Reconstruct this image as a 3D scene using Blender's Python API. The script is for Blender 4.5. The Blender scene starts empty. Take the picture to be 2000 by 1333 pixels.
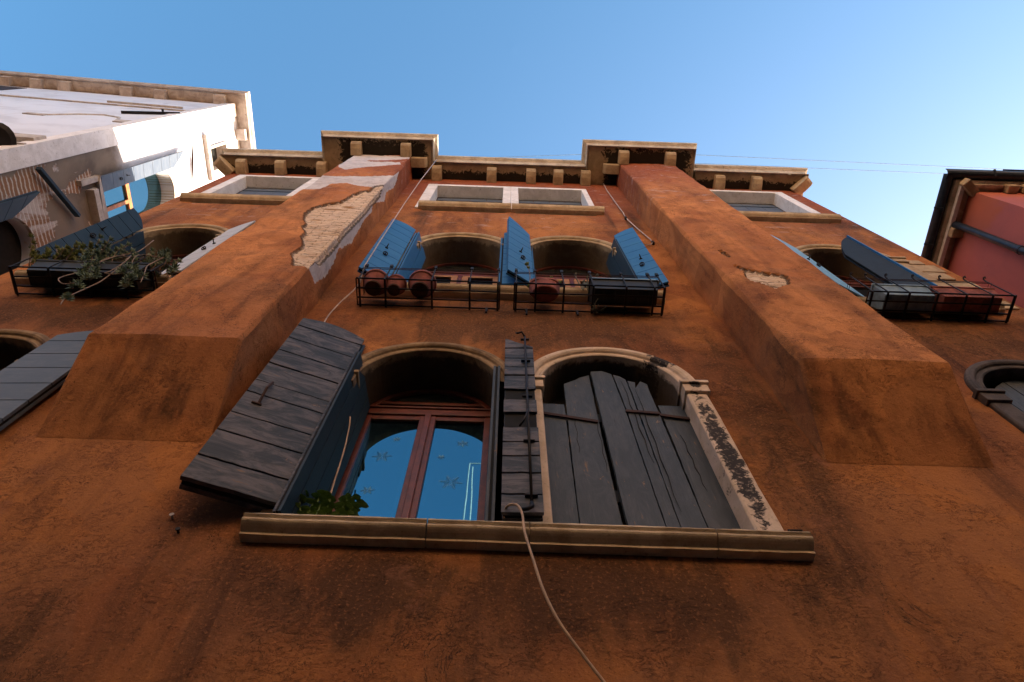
import bpy, math, random
from mathutils import Vector, noise, Matrix
from mathutils.geometry import tessellate_polygon
random.seed(11)
PI = math.pi
scn = bpy.context.scene
col = scn.collection

# ------------------------------------------------------------------ camera
F = 1333.0
p_, y_, r_ = math.radians(66.8), math.radians(1.78), math.radians(.12)
fw = Vector((math.sin(y_)*math.cos(p_), math.cos(y_)*math.cos(p_), math.sin(p_)))
r0 = Vector((math.cos(y_), -math.sin(y_), 0)); u0 = r0.cross(fw)
rt = r0*math.cos(r_) + u0*math.sin(r_); upv = -r0*math.sin(r_) + u0*math.cos(r_)
CAM = Vector((0, -2, 0))
cd = bpy.data.cameras.new('camera'); cam = bpy.data.objects.new('camera', cd); col.objects.link(cam)
cd.lens = 24; cd.sensor_width = 36; cd.clip_start = .05; cd.clip_end = 600
cam.matrix_world = Matrix(((rt.x, upv.x, -fw.x, CAM.x), (rt.y, upv.y, -fw.y, CAM.y), (rt.z, upv.z, -fw.z, CAM.z), (0, 0, 0, 1)))
scn.camera = cam

# measured points: where a sight line meets a real plane
def ray(x, y): return rt*((x-1000)/F) - upv*((y-666.5)/F) + fw
def onY(x, y, Y=0.): d = ray(x, y); return CAM + d*((Y+2)/d.y)
def onZ(x, y, Z): d = ray(x, y); return CAM + d*(Z/d.z)
def onX(x, y, X): d = ray(x, y); return CAM + d*(X/d.x)

# ------------------------------------------------------------------ node helper
class S:
    def __init__(s, nt, k): s.nt = nt; s.k = k
    def m(s, op, b=None, c=None, clamp=False):
        n = s.nt.nodes.new('ShaderNodeMath'); n.operation = op; n.use_clamp = clamp
        s.nt.links.new(s.k, n.inputs[0])
        for i, v in ((1, b), (2, c)):
            if v is None: continue
            if isinstance(v, S): s.nt.links.new(v.k, n.inputs[i])
            else: n.inputs[i].default_value = v
        return S(s.nt, n.outputs[0])
    def __add__(s, o): return s.m('ADD', o)
    __radd__ = __add__
    def __sub__(s, o): return s.m('SUBTRACT', o)
    def __mul__(s, o): return s.m('MULTIPLY', o)
    __rmul__ = __mul__
    def __truediv__(s, o): return s.m('DIVIDE', o)
    def step(s, a, b):
        n = s.nt.nodes.new('ShaderNodeMapRange'); n.interpolation_type = 'SMOOTHSTEP'; n.clamp = True
        s.nt.links.new(s.k, n.inputs[0]); 
        if a < b: vals = (a, b, 0, 1)
        else: vals = (b, a, 1, 0)
        for i, v in enumerate(vals): n.inputs[i+1].default_value = v
        return S(s.nt, n.outputs[0])
    def mx(s, o): return s.m('MAXIMUM', o)
    def mn(s, o): return s.m('MINIMUM', o)

class M:
    def __init__(s, name):
        s.mat = bpy.data.materials.new(name); s.mat.use_nodes = True; s.nt = s.mat.node_tree
        s.b = s.nt.nodes['Principled BSDF']
        g = s.nt.nodes.new('ShaderNodeNewGeometry'); s.pos = g.outputs['Position']
        sp = s.nt.nodes.new('ShaderNodeSeparateXYZ'); s.nt.links.new(s.pos, sp.inputs[0])
        s.x, s.y, s.z = (S(s.nt, sp.outputs[i]) for i in range(3))
        s.set('Specular IOR Level', .25)
    def set(s, k, v):
        if isinstance(v, S): s.nt.links.new(v.k, s.b.inputs[k])
        elif hasattr(v, 'is_linked') or 'Socket' in type(v).__name__: s.nt.links.new(v, s.b.inputs[k])
        else: s.b.inputs[k].default_value = v
    def noise(s, sc=(1, 1, 1), scale=1., det=5, rough=.55, dist=0., off=(0, 0, 0)):
        mp = s.nt.nodes.new('ShaderNodeMapping'); mp.inputs['Scale'].default_value = sc; mp.inputs['Location'].default_value = off
        s.nt.links.new(s.pos, mp.inputs[0])
        n = s.nt.nodes.new('ShaderNodeTexNoise'); s.nt.links.new(mp.outputs[0], n.inputs[0])
        n.inputs['Scale'].default_value = scale; n.inputs['Detail'].default_value = det
        n.inputs['Roughness'].default_value = rough; n.inputs['Distortion'].default_value = dist
        return S(s.nt, n.outputs[0])
    def mix(s, f, a, b):
        n = s.nt.nodes.new('ShaderNodeMix'); n.data_type = 'RGBA'
        if isinstance(f, S): s.nt.links.new(f.k, n.inputs[0])
        else: n.inputs[0].default_value = f
        for i, v in ((6, a), (7, b)):
            if isinstance(v, tuple): n.inputs[i].default_value = (*v, 1)
            else: s.nt.links.new(v, n.inputs[i])
        return n.outputs[2]
    def bump(s, h, strength=.5, dist=.01):
        n = s.nt.nodes.new('ShaderNodeBump'); n.inputs['Strength'].default_value = strength; n.inputs['Distance'].default_value = dist
        s.nt.links.new(h.k, n.inputs['Height']); s.nt.links.new(n.outputs[0], s.b.inputs['Normal'])
    def attr(s, name):
        n = s.nt.nodes.new('ShaderNodeAttribute'); n.attribute_name = name
        return S(s.nt, n.outputs['Fac'])
    def blob(s, cx, cz, rx, rz, a=1.15, b=.55, w=None):
        dx = (s.x-cx)/rx; dz = (s.z-cz)/rz
        d = dx*dx + dz*dz
        if w is not None: d = d + w
        return d.m('SQRT').step(a, b)

OCHRE = (.46, .180, .058); RUST = (.27, .100, .041); SOOT = (.045, .026, .019); REDTOP = (.27, .066, .036); LIME = (.55, .50, .50)

def stucco(name, peel=False):
    m = M(name)
    big = m.noise((1, 1, .55), 1.1, 4, .6, .6)
    mid = m.noise((1, 1, .6), 4.3, 6, .65, 1.2, (3, 0, 9))
    strk = m.noise((3.4, 2.0, .34), 1.0, 5, .62, .7, (7, 1, 2))
    fine = m.noise((1, 1, 1), 60, 4, .6)
    c = m.mix(big.step(.40, .62), OCHRE if not peel else (.62, .255, .092), RUST if not peel else (.45, .168, .064))
    c = m.mix(mid.step(.48, .72)*.62, c, RUST)
    c = m.mix(mid.step(.34, .18)*.5, c, (.46, .15, .035))
    pt = m.noise((.8, .8, 1.1), 1.0, 3, .5, 1.3, (11, 4, 6))
    c = m.mix(pt.step(.535, .55)*.32, c, (.33, .15, .075))
    c = m.mix(pt.step(.40, .39)*.30, c, (.20, .062, .025))
    # soot runs and patches
    run = strk.step(.45, .74)*big.step(.32, .56)
    c = m.mix(run*(.85 if not peel else m.z.step(3.95, 3.6)*.4+.5), c, SOOT)
    # greenish-black bloom under the sills; beside the openings dirt with shade in the colour
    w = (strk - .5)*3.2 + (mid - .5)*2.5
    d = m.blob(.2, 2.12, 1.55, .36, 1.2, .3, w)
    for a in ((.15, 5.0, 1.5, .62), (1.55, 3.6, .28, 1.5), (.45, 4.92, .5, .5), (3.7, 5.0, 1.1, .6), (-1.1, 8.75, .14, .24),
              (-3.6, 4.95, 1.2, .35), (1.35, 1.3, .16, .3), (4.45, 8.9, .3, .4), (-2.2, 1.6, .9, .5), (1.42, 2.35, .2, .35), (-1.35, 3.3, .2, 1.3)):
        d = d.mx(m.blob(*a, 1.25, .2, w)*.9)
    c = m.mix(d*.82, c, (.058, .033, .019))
    hc = m.noise((1, 1, .8), 1.5, 7, .68, .7, (5, 9, 2)); hair = (hc-.5).m('ABSOLUTE').step(.0035, .0008)*m.noise((1, 1, 1), .9, 2, .5, 0, (1, 3, 8)).step(.48, .56)
    c = m.mix(hair*.75, c, SOOT)
    bl = m.noise((1, 1, .42), 1.7, 5, .6, .9, (14, 3, 6))
    c = m.mix(bl.step(.50, .70)*.48, c, (.095, .045, .024))
    # redder, chalkier render near the eaves with lime scuffs
    top = (m.z + (mid-.5)*2.2).step(8.2, 10.6)
    c = m.mix(top*.75, c, REDTOP)
    sc = m.noise((1.2, 1.2, 3.2), 3.4, 5, .62, .8, (1, 5, 3)).step(.585, .70)*m.z.step(7.7, 8.6)
    c = m.mix(sc*.42, c, LIME)
    # short dark wriggles: trowel cracks
    wv = m.noise((1, 1, 1.7), 13, 6, .75, .9, (2, 2, 2))
    crk = (wv-.5).m('ABSOLUTE').step(.013, .002)*m.noise((1, 1, 1), 3.1, 5, .7, .6, (8, 8, 8)).step(.45, .60)
    pits = m.noise((1, 1, 1.4), 42, 3, .7, 1.0).step(.63, .69)
    c = m.mix(crk*.8, c, SOOT)
    c = m.mix(pits*.55, c, SOOT)
    c = m.mix((fine-.5).step(.03, .20)*.40, c, (.50, .20, .08))
    gr = m.noise((1, 1, 1), 150, 3, .7)
    c = m.mix((gr-.5).step(.02, .22)*.5, c, SOOT)
    c = m.mix(m.noise((1, 1, .8), 2.2, 6, .7, 1.5, (4, 7, 1)).step(.60, .70)*.45, c, (.30, .13, .075))
    h = fine*.45 + mid*.8 + m.noise((1, 1, 1.2), 24, 6, .72, .3)*.9 - crk*.6 - pits*.4
    if peel:
        n1 = (m.noise((1, 1, 1), 22, 4, .6)-.5)*.06
        wh = (m.attr('white')+n1).step(-.004, .004)
        br = (m.attr('brick')+n1*.8).step(-.006, .006)
        wc = m.mix(m.noise((1, 1, 1), 9, 5, .7).step(.4, .7), (.60, .55, .55), (.45, .40, .40))
        c = m.mix(wh, c, wc)
        rows = (m.z*17.0 + (m.noise((1, 1, .6), 4, 6, .7)-.5)*3.4)
        row = rows.m('FRACT'); mort = (row-.5).m('ABSOLUTE').step(.34, .48)*m.noise((.7, 1, 3), 6, 4, .7, 0, (6, 6, 6)).step(.42, .58)
        dd = m.noise((1.4, 1, 9), 6, 5, .7, .5)
        bc = m.mix(dd.step(.35, .62), (.86, .71, .58), (.66, .46, .32))
        bc = m.mix(mort*.9, bc, (.13, .07, .04))
        bc = m.mix(m.noise((1, 1, 2.4), 13, 5, .75, .6, (3, 3, 1)).step(.60, .66)*.6, bc, (.20, .12, .07))
        brk = (m.x*4.3 + rows.m('FLOOR')*.5).m('FRACT'); bc = m.mix((brk-.5).m('ABSOLUTE').step(.46, .49)*.5, bc, (.25, .14, .08))
        bc = m.mix(m.noise((.6, 1, 3), 3, 3, .5, 0, (4, 1, 0)).step(.62, .68)*.8, bc, (.34, .17, .06))
        c = m.mix(br, c, bc)
        edge = (m.attr('brick')+n1*.8).m('ABSOLUTE').step(.018, .006)
        c = m.mix(edge*.75, c, (.05, .03, .02))
        h = h - mort*br*2.5 + dd*br*2.5
    c = m.mix((m.z + (big-.5)*3 + (mid-.5)*2).step(3.4, .2)*.30, c, (.085, .036, .018))  # darker towards the foot: dirt, with shade put into the colour
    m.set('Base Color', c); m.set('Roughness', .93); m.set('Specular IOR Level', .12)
    m.bump(h, .75, .010)
    return m.mat

def stone(name, a=(.46, .35, .22), b=(.30, .21, .125), black=.3, attr=False, marks=(), soot_shade=0.):
    m = M(name)
    n1 = m.noise((1, 1, 1), 5, 6, .65, .6); n2 = m.noise((1, 1, 1), 30, 5, .65)
    n3 = m.noise((1, 1, 1), 11, 6, .72, 1.2, (5, 5, 5))
    c = m.mix(n1.step(.35, .65), a, b)
    c = m.mix(n2.step(.58, .72)*.5, c, (.16, .11, .07))
    c = m.mix(n3.step(.68-.22*black, .74-.22*black)*min(1, black*2), c, (.035, .030, .032))
    for q in marks:
        c = m.mix(m.blob(*q, 1.0, .75, (n3-.5)*4.0+(n2-.5)*2.6)*(n2.step(.30, .47)*.55+.42), c, (.020, .018, .021))
    if soot_shade:
        c = m.mix((m.y+(n3-.5)*.12+(n1-.5)*.1).step(.015, .06)*soot_shade*(m.z.step(3.65, 3.95) if name.startswith('flaking') else 1.), c, (.045, .030, .022))  # reveal and arch underside darkened: soot plus shade put into the colour
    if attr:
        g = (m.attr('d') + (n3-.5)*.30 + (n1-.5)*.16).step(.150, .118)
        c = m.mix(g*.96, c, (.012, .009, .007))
    m.set('Base Color', c); m.set('Roughness', .85)
    m.bump(n1*.5+n2*.35+n3*.5, .9, .008)
    return m.mat

def paint(name, a, worn, amt, bump=.3, grainaxis='x', dirt=(.006, .006, .006), streak=.5, rough=.55):
    m = M(name)
    s = (1, 1, 14) if grainaxis == 'x' else (14, 14, 1)
    g = m.noise(s, 3.0, 6, .65, .4); p = m.noise((.55, .55, 1.5) if grainaxis == 'x' else (1.6, 1.6, .5), 8, 6, .70, .8, (2, 8, 4))
    c = m.mix(p.step(.40, .66)*streak, a, worn)
    c = m.mix(g.step(.60, .76)*amt*.8, c, worn)
    c = m.mix((p*.5+g*.5).step(.63-.04*amt, .68-.04*amt)*amt, c, (.20, .11, .05))
    fl = m.noise((2.2, 2.2, 1) if grainaxis != 'x' else (1, 1, 3), 9, 6, .75, 1.0, (1, 4, 7)); chip = fl.step(.655, .665)*amt
    c = m.mix(fl.step(.638, .655)*amt, c, dirt)
    c = m.mix(chip, c, (.26, .16, .10))
    c = m.mix(g.step(.36, .26)*amt, c, dirt)
    m.set('Base Color', c); m.set('Roughness', rough); m.set('Specular IOR Level', .3)
    m.bump(g*.8 + p*.3, bump, .004)
    return m.mat

def plain(name, c, rough=.6, metal=0., var=.25, spec=.3, sc=14):
    m = M(name)
    n = m.noise((1, 1, 1), sc, 5, .6)
    m.set('Base Color', m.mix(n.step(.3, .7), c, tuple(v*(1-var*1.6) for v in c))); m.set('Roughness', rough); m.set('Metallic', metal)
    m.set('Specular IOR Level', spec); m.bump(n, .25, .003)
    return m.mat

def peeled_house():
    m = M('white_render')
    n1 = m.noise((1, 1, 1), 1.4, 6, .62, .7); n2 = m.noise((1, 1, 1), 9, 5, .65); n3 = m.noise((1.5, 1.5, .35), 2.2, 5, .6, .5, (3, 3, 3))
    c = m.mix(n1.step(.42, .7), (.68, .69, .75), (.56, .56, .61))
    # the side wall: grey render that gives way to brick lower down, cleaner white above
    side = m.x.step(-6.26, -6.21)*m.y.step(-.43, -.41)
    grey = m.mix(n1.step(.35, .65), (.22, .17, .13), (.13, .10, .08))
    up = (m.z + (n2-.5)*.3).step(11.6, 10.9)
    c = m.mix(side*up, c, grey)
    brick = (n1*.9 + n3*.6 + (m.z*-.16) + .96).step(.18, .21)*side*m.y.step(-.45, -.3)*(m.z.step(10.6, 10.2))
    rows = ((m.z*13) + (n2-.5)*.9).m('FRACT'); mort = (rows-.5).m('ABSOLUTE').step(.28, .42)
    bc = m.mix(mort, (.26, .13, .07), (.50, .44, .38))
    bc = m.mix(n3.step(.52, .62)*.8, bc, (.55, .50, .47))
    c = m.mix(brick, c, bc)
    # front: rust marks and old lines
    rust = m.noise((1, 1, 2.5), 2.4, 5, .7, .5, (9, 2, 5)).step(.64, .70)*m.x.step(-6.2, -6.3)*.5
    c = m.mix(rust, c, (.48, .30, .17))
    c = m.mix(n3.step(.60, .75)*.35, c, (.36, .30, .25))
    m.set('Base Color', c); m.set('Roughness', .9)
    m.bump(n1*.4+n2*.4+brick*mort*-.8, .7, .012)
    return m.mat

def pinkwall():
    m = M('pink_render')
    n1 = m.noise((1, 1, 1), 1.7, 6, .6, .6); n2 = m.noise((1, 1, 1), 14, 5, .65)
    c = m.mix(n1.step(.35, .65), (.43, .125, .115), (.35, .11, .11))
    e = (m.z*.1 + m.y*0 + (n1-.5)*.25).step(.75, .80)*m.y.step(0.35, -.6)
    c = m.mix(e*.55, c, (.48, .12, .03))
    c = m.mix(n2.step(.60, .75)*.3, c, (.30, .05, .06))
    m.set('Base Color', c); m.set('Roughness', .9); m.bump(n1*.5+n2*.4, .6, .008)
    return m.mat

def glassmat(name):
    m = M(name)
    m.set('Base Color', (.004, .008, .012, 1)); m.set('Roughness', .012)
    m.set('IOR', 3.6); m.set('Specular IOR Level', .5); m.set('Specular Tint', (.40, .86, 1, 1))
    n = m.noise((1, 1, 1), 1.8, 2, .4); m.bump(n, .04, .02)
    return m.mat

def leafmat(name, a, b):
    m = M(name)
    n = m.noise((1, 1, 1), 35, 3, .6)
    m.set('Base Color', m.mix(n.step(.35, .65), a, b)); m.set('Roughness', .5)
    return m.mat

MT = dict(
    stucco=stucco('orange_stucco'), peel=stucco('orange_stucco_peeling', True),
    stone=stone('istrian_stone', black=.16, soot_shade=.7), lowstone=stone('soot_shaded_stone', (.34, .23, .13), (.16, .105, .065), .22, soot_shade=.9), darkjamb=stone('blackened_stone', (.10, .085, .085), (.05, .045, .05), .3, soot_shade=.8), cornice=stone('cornice_stone', (.54, .46, .36), (.36, .29, .22), .32),
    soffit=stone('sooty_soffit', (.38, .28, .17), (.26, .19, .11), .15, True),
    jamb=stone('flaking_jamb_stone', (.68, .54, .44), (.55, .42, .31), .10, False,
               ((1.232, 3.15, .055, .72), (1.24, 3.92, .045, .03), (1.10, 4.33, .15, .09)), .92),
    pale=stone('pale_window_stone', (.80, .76, .75), (.66, .62, .60), .10), sill=stone('sill_stone', (.60, .48, .34), (.42, .32, .215), .18),
    white=peeled_house(), frieze=stone('sooty_frieze', (.30, .22, .14), (.12, .08, .05), .5), whitestone=stone('white_cornice_stone', (.52, .46, .41), (.36, .30, .26), .26),
    pink=pinkwall(), wframe=plain('mahogany_frame', (.15, .030, .016), .42, 0, .3, .4),
    oak=plain('light_wood_frame', (.42, .20, .08), .5), orangeframe=plain('orange_wood_frame', (.55, .20, .07), .5),
    glass=glassmat('window_glass'), darkglass=plain('dim_glass', (.02, .022, .022), .25, 0, .2, .5),
    slate=paint('weathered_slate_paint', (.018, .024, .033), (.135, .118, .128), .9, 1., 'x', streak=.8),
    slatev=paint('weathered_slate_paint_upright', (.034, .044, .057), (.085, .092, .108), .8, 1., 'z', streak=.45),
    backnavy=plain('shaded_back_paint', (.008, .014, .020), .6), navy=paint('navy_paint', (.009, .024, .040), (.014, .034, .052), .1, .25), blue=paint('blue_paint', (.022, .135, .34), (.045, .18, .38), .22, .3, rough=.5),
    grayblue=paint('grey_blue_paint', (.085, .11, .15), (.14, .16, .19), .2, .3), skylit_grey=paint('skylit_grey_paint', (.42, .43, .47), (.5, .5, .52), .1, .2), skylit_blue=paint('skylit_blue_paint', (.16, .36, .55), (.25, .45, .6), .1, .2),  # last two: blue paint paled, glancing skylight put into the colour
    core=plain('dark_gap', (.012, .012, .013), .9), iron=plain('black_iron', (.018, .013, .012), .6, .3), rust=plain('rusty_iron', (.06, .025, .015), .7, .3),
    terra=plain('terracotta', (.29, .088, .068), .85, 0, .35), plast=plain('black_plastic', (.012, .014, .016), .5), bluebox=plain('grey_blue_box', (.20, .29, .36), .55),
    twig=plain('dry_twig', (.27, .19, .14), .8), cable=plain('cream_cable', (.55, .36, .22), .5), wcable=plain('white_cable', (.62, .52, .48), .5), wire=plain('overhead_wire', (.22, .33, .45), .6),
    bark=plain('dry_stem', (.36, .25, .20), .8), dark=plain('dark_interior', (.02, .015, .012), .9), tile=plain('roof_tile', (.30, .10, .06), .85),
    sticker=plain('frosted_sticker', (.22, .46, .62), .5, .8, .05), gutter=plain('dark_gutter', (.022, .028, .04), .45, .2), pipe=plain('dark_pipe', (.03, .04, .06), .4, .2),
    base=plain('dark_base', (.10, .075, .055), .9), plaster=plain('bounce_plaster', (.72, .53, .37), .9, 0, .1), ground=plain('paving_stone', (.07, .065, .06), .9), wmetal=plain('white_metal', (.42, .44, .46), .4),
    leafa=leafmat('olive_leaf', (.10, .13, .035), (.17, .17, .045)), leafb=leafmat('grey_green_leaf', (.15, .20, .13), (.10, .135, .08)),
    leafc=leafmat('yellow_green_leaf', (.18, .22, .04), (.10, .15, .03)), leafd=leafmat('fresh_green_leaf', (.20, .28, .07), (.12, .18, .04)),
    leafe=leafmat('silver_leaf', (.20, .20, .15), (.14, .14, .10)))

# ------------------------------------------------------------------ mesh helper
class MB:
    def __init__(s): s.v = []; s.f = []
    def add(s, vs, fs):
        o = len(s.v); s.v += [tuple(v) for v in vs]; s.f += [tuple(i+o for i in f) for f in fs]; return s
    def box(s, a, b):
        (x0, y0, z0), (x1, y1, z1) = a, b
        return s.add([(x0, y0, z0), (x1, y0, z0), (x1, y1, z0), (x0, y1, z0), (x0, y0, z1), (x1, y0, z1), (x1, y1, z1), (x0, y1, z1)],
                     [(0, 3, 2, 1), (4, 5, 6, 7), (0, 1, 5, 4), (1, 2, 6, 5), (2, 3, 7, 6), (3, 0, 4, 7)])
    def prism(s, poly, fn, t0, t1):
        """poly in (u,v); fn(u,v,t) -> world; between depths t0,t1"""
        n = len(poly)
        vs = [fn(u, v, t0) for u, v in poly] + [fn(u, v, t1) for u, v in poly]
        fs = [tuple(range(n)), tuple(range(2*n-1, n-1, -1))] + [(i, i+n, (i+1) % n+n, (i+1) % n) for i in range(n)]
        return s.add(vs, fs)
    def tube(s, pts, r, n=8, rs=None):
        pts = [Vector(p) for p in pts]; rings = []; ref = None
        for i, p in enumerate(pts):
            t = (pts[min(i+1, len(pts)-1)] - pts[max(i-1, 0)]).normalized()
            if ref is None: ref = t.orthogonal().normalized()
            ref = (ref - t*ref.dot(t)).normalized(); b = t.cross(ref)
            rr = rs[i] if rs else r
            rings.append([p + (ref*math.cos(a) + b*math.sin(a))*rr for a in [2*PI*k/n for k in range(n)]])
        vs = [q for rg in rings for q in rg]; fs = []
        for i in range(len(pts)-1):
            for k in range(n): fs.append((i*n+k, i*n+(k+1) % n, (i+1)*n+(k+1) % n, (i+1)*n+k))
        fs.append(tuple(range(n-1, -1, -1))); fs.append(tuple((len(pts)-1)*n+k for k in range(n)))
        return s.add(vs, fs)
    def bar(s, a, b, w, h=None):
        a = Vector(a); b = Vector(b); h = h or w; t = (b-a).normalized()
        u = t.cross(Vector((0, 0, 1))) if abs(t.z) < .9 else t.cross(Vector((0, 1, 0)))
        u.normalize(); v = t.cross(u)
        vs = [p + u*(i*w/2) + v*(j*h/2) for p in (a, b) for i, j in ((-1, -1), (1, -1), (1, 1), (-1, 1))]
        return s.add(vs, [(3, 2, 1, 0), (4, 5, 6, 7), (0, 1, 5, 4), (1, 2, 6, 5), (2, 3, 7, 6), (3, 0, 4, 7)])
    def lathe(s, c, prof, n=24):
        c = Vector(c); vs = []; fs = []
        for r, z in prof: vs += [c + Vector((r*math.cos(2*PI*k/n), r*math.sin(2*PI*k/n), z)) for k in range(n)]
        for i in range(len(prof)-1):
            for k in range(n): fs.append((i*n+k, i*n+(k+1) % n, (i+1)*n+(k+1) % n, (i+1)*n+k))
        return s.add(vs, fs)
    def sweep(s, path, prof, closed=False):
        """path: list of (origin, outward dir) ; prof: (o, y)"""
        n = len(prof); vs = []; fs = []
        for (P, o) in path: vs += [Vector(P) + Vector(o)*a + Vector((0, b, 0)) for a, b in prof]
        for i in range(len(path)-1):
            for k in range(n-1): fs.append((i*n+k, i*n+k+1, (i+1)*n+k+1, (i+1)*n+k))
        fs.append(tuple(range(n))); fs.append(tuple((len(path)-1)*n+k for k in range(n-1, -1, -1)))
        return s.add(vs, fs)
    def extr(s, prof, x0, x1):
        """prof (y,z) extruded along x"""
        return s.prism(prof, lambda u, v, t: Vector((t, u, v)), x0, x1)
    def build(s, name, mat, parent=None, smooth=False, bevel=0, base=None):
        me = bpy.data.meshes.new(name); me.from_pydata(s.v, [], s.f)
        me.materials.append(MT[mat] if isinstance(mat, str) else mat)
        import bmesh
        bm = bmesh.new(); bm.from_mesh(me); bmesh.ops.recalc_face_normals(bm, faces=bm.faces); bm.to_mesh(me); bm.free()
        if smooth:
            for p in me.polygons: p.use_smooth = True
        o = bpy.data.objects.new(name, me); col.objects.link(o)
        if parent: o.parent = parent; o.matrix_parent_inverse = parent.matrix_world.inverted()
        if bevel:
            b = o.modifiers.new('b', 'BEVEL'); b.width = bevel; b.segments = 2; b.limit_method = 'ANGLE'; b.angle_limit = .7
        return o

def tag(o, label=None, cat=None, group=None, kind=None):
    for k, v in (('label', label), ('category', cat), ('group', group), ('kind', kind)):
        if v: o[k] = v
    return o
def empty(name, loc, label, cat, group=None):
    o = bpy.data.objects.new(name, None); col.objects.link(o); o.location = loc; o.matrix_world = Matrix.Translation(loc)
    return tag(o, label, cat, group)

def clip(poly, a, b, c):
    """keep a*u+b*v+c >= 0"""
    out = []
    for i in range(len(poly)):
        P, Q = poly[i], poly[(i+1) % len(poly)]
        dp = a*P[0]+b*P[1]+c; dq = a*Q[0]+b*Q[1]+c
        if dp >= 0: out.append(P)
        if (dp >= 0) != (dq >= 0):
            t = dp/(dp-dq); out.append((P[0]+(Q[0]-P[0])*t, P[1]+(Q[1]-P[1])*t))
    return out

def wall_with_holes(outer, holes, y0, y1, flip=None):
    """flat wall, front at y0, back y1, reveals included; outer and holes are (x,z)"""
    loops = [outer]+holes
    tris = tessellate_polygon([[Vector((x, z, 0)) for x, z in lp] for lp in loops])
    flat = [p for lp in loops for p in lp]; n = len(flat)
    mb = MB(); vs = [(x, y0, z) for x, z in flat] + [(x, y1, z) for x, z in flat]
    fs = [tuple(t) for t in tris] + [tuple(i+n for i in reversed(t)) for t in tris]
    o = 0
    for lp in loops:
        k = len(lp)
        for i in range(k): a, b = o+i, o+(i+1) % k; fs.append((a, b, b+n, a+n))
        o += k
    return mb.add(vs, fs)

def arch_loop(cx, z0, zs, r, n=22):
    return [(cx-r, z0)] + [(cx - r*math.cos(PI*k/n), zs + r*math.sin(PI*k/n)) for k in range(n+1)] + [(cx+r, z0)]

# ------------------------------------------------------------------ the orange house
XL, XR, ZT = -4.48, 4.67, 11.25
house = empty('orange_house', (0, 0, -1.6), 'weathered orange stucco house with arched windows and two projecting chimney breasts', 'house')
CX = (-3.55, -.49, .71, 3.70)
R_IN = .46
ROWS = ((2.43, 3.975), (5.62, 7.17))
TOPS = ((-4.12, -3.08, 9.0, 10.87), (-1.09, -.077, 9.0, 10.62), (.152, 1.13, 9.0, 10.62), (3.2, 4.25, 9.0, 10.93))
holes = [arch_loop(c, zs-.06, zp, R_IN+.06) for c in CX for zs, zp in ROWS]
# doorways of the ground floor are outside the picture
for a, b, c, d in TOPS: holes.append([(a-.05, c-.05), (a-.05, d+.05), (b+.05, d+.05), (b+.05, c-.05)])
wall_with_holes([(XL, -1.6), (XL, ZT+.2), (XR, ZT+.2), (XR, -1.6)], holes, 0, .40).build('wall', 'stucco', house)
sb = MB()
sb.box((XL, .40, -1.6), (XL+.3, 9, ZT+.2)); sb.box((XR-.3, .40, -1.6), (XR, 9, ZT+.2)); sb.box((XL+.3, 8.7, -1.6), (XR-.3, 9, ZT+.2))
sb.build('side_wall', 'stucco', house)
ib = MB()
ib.box((XL+.3, 3.0, -1.5), (XR-.3, 3.1, ZT))
for z in (1.9, 5.1, 8.5): ib.box((XL+.3, .405, z), (XR-.3, 3.0, z+.2))
for x in (-2.1, 2.2): ib.box((x, .405, -1.5), (x+.1, 3.0, ZT))
ib.build('interior', 'dark', house)
rb = MB(); rb.add([(XL-.1, -.1, 11.56), (XR+.1, -.1, 11.56), (XR+.1, 4.5, 13.0), (XL-.1, 4.5, 13.0), (XR+.1, 9.1, 11.56), (XL-.1, 9.1, 11.56)],
                  [(0, 1, 2, 3), (3, 2, 4, 5), (0, 3, 5), (1, 4, 2), (0, 5, 4, 1)])
roof = rb.build('roof', 'tile', house)
cb = MB(); cb.box((-2.49, .1, 11.6), (-1.57, .75, 13.6)); cb.box((-2.6, 0, 13.6), (-1.46, .85, 13.9)); cb.build('chimney', 'stucco', roof)

# chimney breasts: fine grid so that the lost render is real relief
def inpoly(x, z, poly):
    """signed distance, positive inside"""
    ins = False; dm = 1e9
    for i in range(len(poly)):
        x0, z0 = poly[i]; x1, z1 = poly[(i+1) % len(poly)]
        if (z0 > z) != (z1 > z) and x < (x1-x0)*(z-z0)/(z1-z0)+x0: ins = not ins
        dx, dz = x1-x0, z1-z0; L = dx*dx+dz*dz or 1e-9
        t = max(0, min(1, ((x-x0)*dx+(z-z0)*dz)/L)); dm = min(dm, math.hypot(x-x0-t*dx, z-z0-t*dz))
    return dm if ins else -dm
def zp(lst, ox=380, oy=240, k=.27013): return [(ox+x*k, oy+y*k) for x, y in lst]
def F36(lst): return [(lambda p: (p.x, p.z))(onY(a, b, -.36)) for a, b in lst]
W1 = F36(zp([(1105, 235), (1050, 280), (1040, 320), (1090, 340), (1250, 325), (1400, 310), (1495, 300), (1480, 287), (1400, 286), (1300, 282), (1235, 270), (1400, 270), (1565, 262), (1570, 250), (1400, 235), (1250, 225)]))
W2 = F36(zp([(900, 384), (765, 480), (900, 480), (985, 440), (1100, 435), (1200, 455), (1290, 468), (1380, 448), (1470, 372), (1440, 380), (1200, 386), (1000, 390)]))
BR = F36(zp([(1385, 450), (1340, 450), (1300, 457), (1265, 490), (1210, 495), (1150, 515), (1090, 555), (1040, 575), (960, 580), (860, 610), (795, 650), (790, 700), (812, 722), (775, 745), (805, 785), (770, 815), (785, 850), (780, 890), (700, 940), (712, 980), (710, 1030), (780, 1032), (835, 1037), (900, 985)]))
BR = [(min(x, -1.50) if z < 8.6 and i in (0, 22, 23) else x, z) for i, (x, z) in enumerate(BR)]
BR += [(-1.45, 5.35), (-1.45, 8.5)]
def X157(lst): return [(lambda p: (p.y, p.z))(onX(a, b, -1.567)) for a, b in lst]
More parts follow.
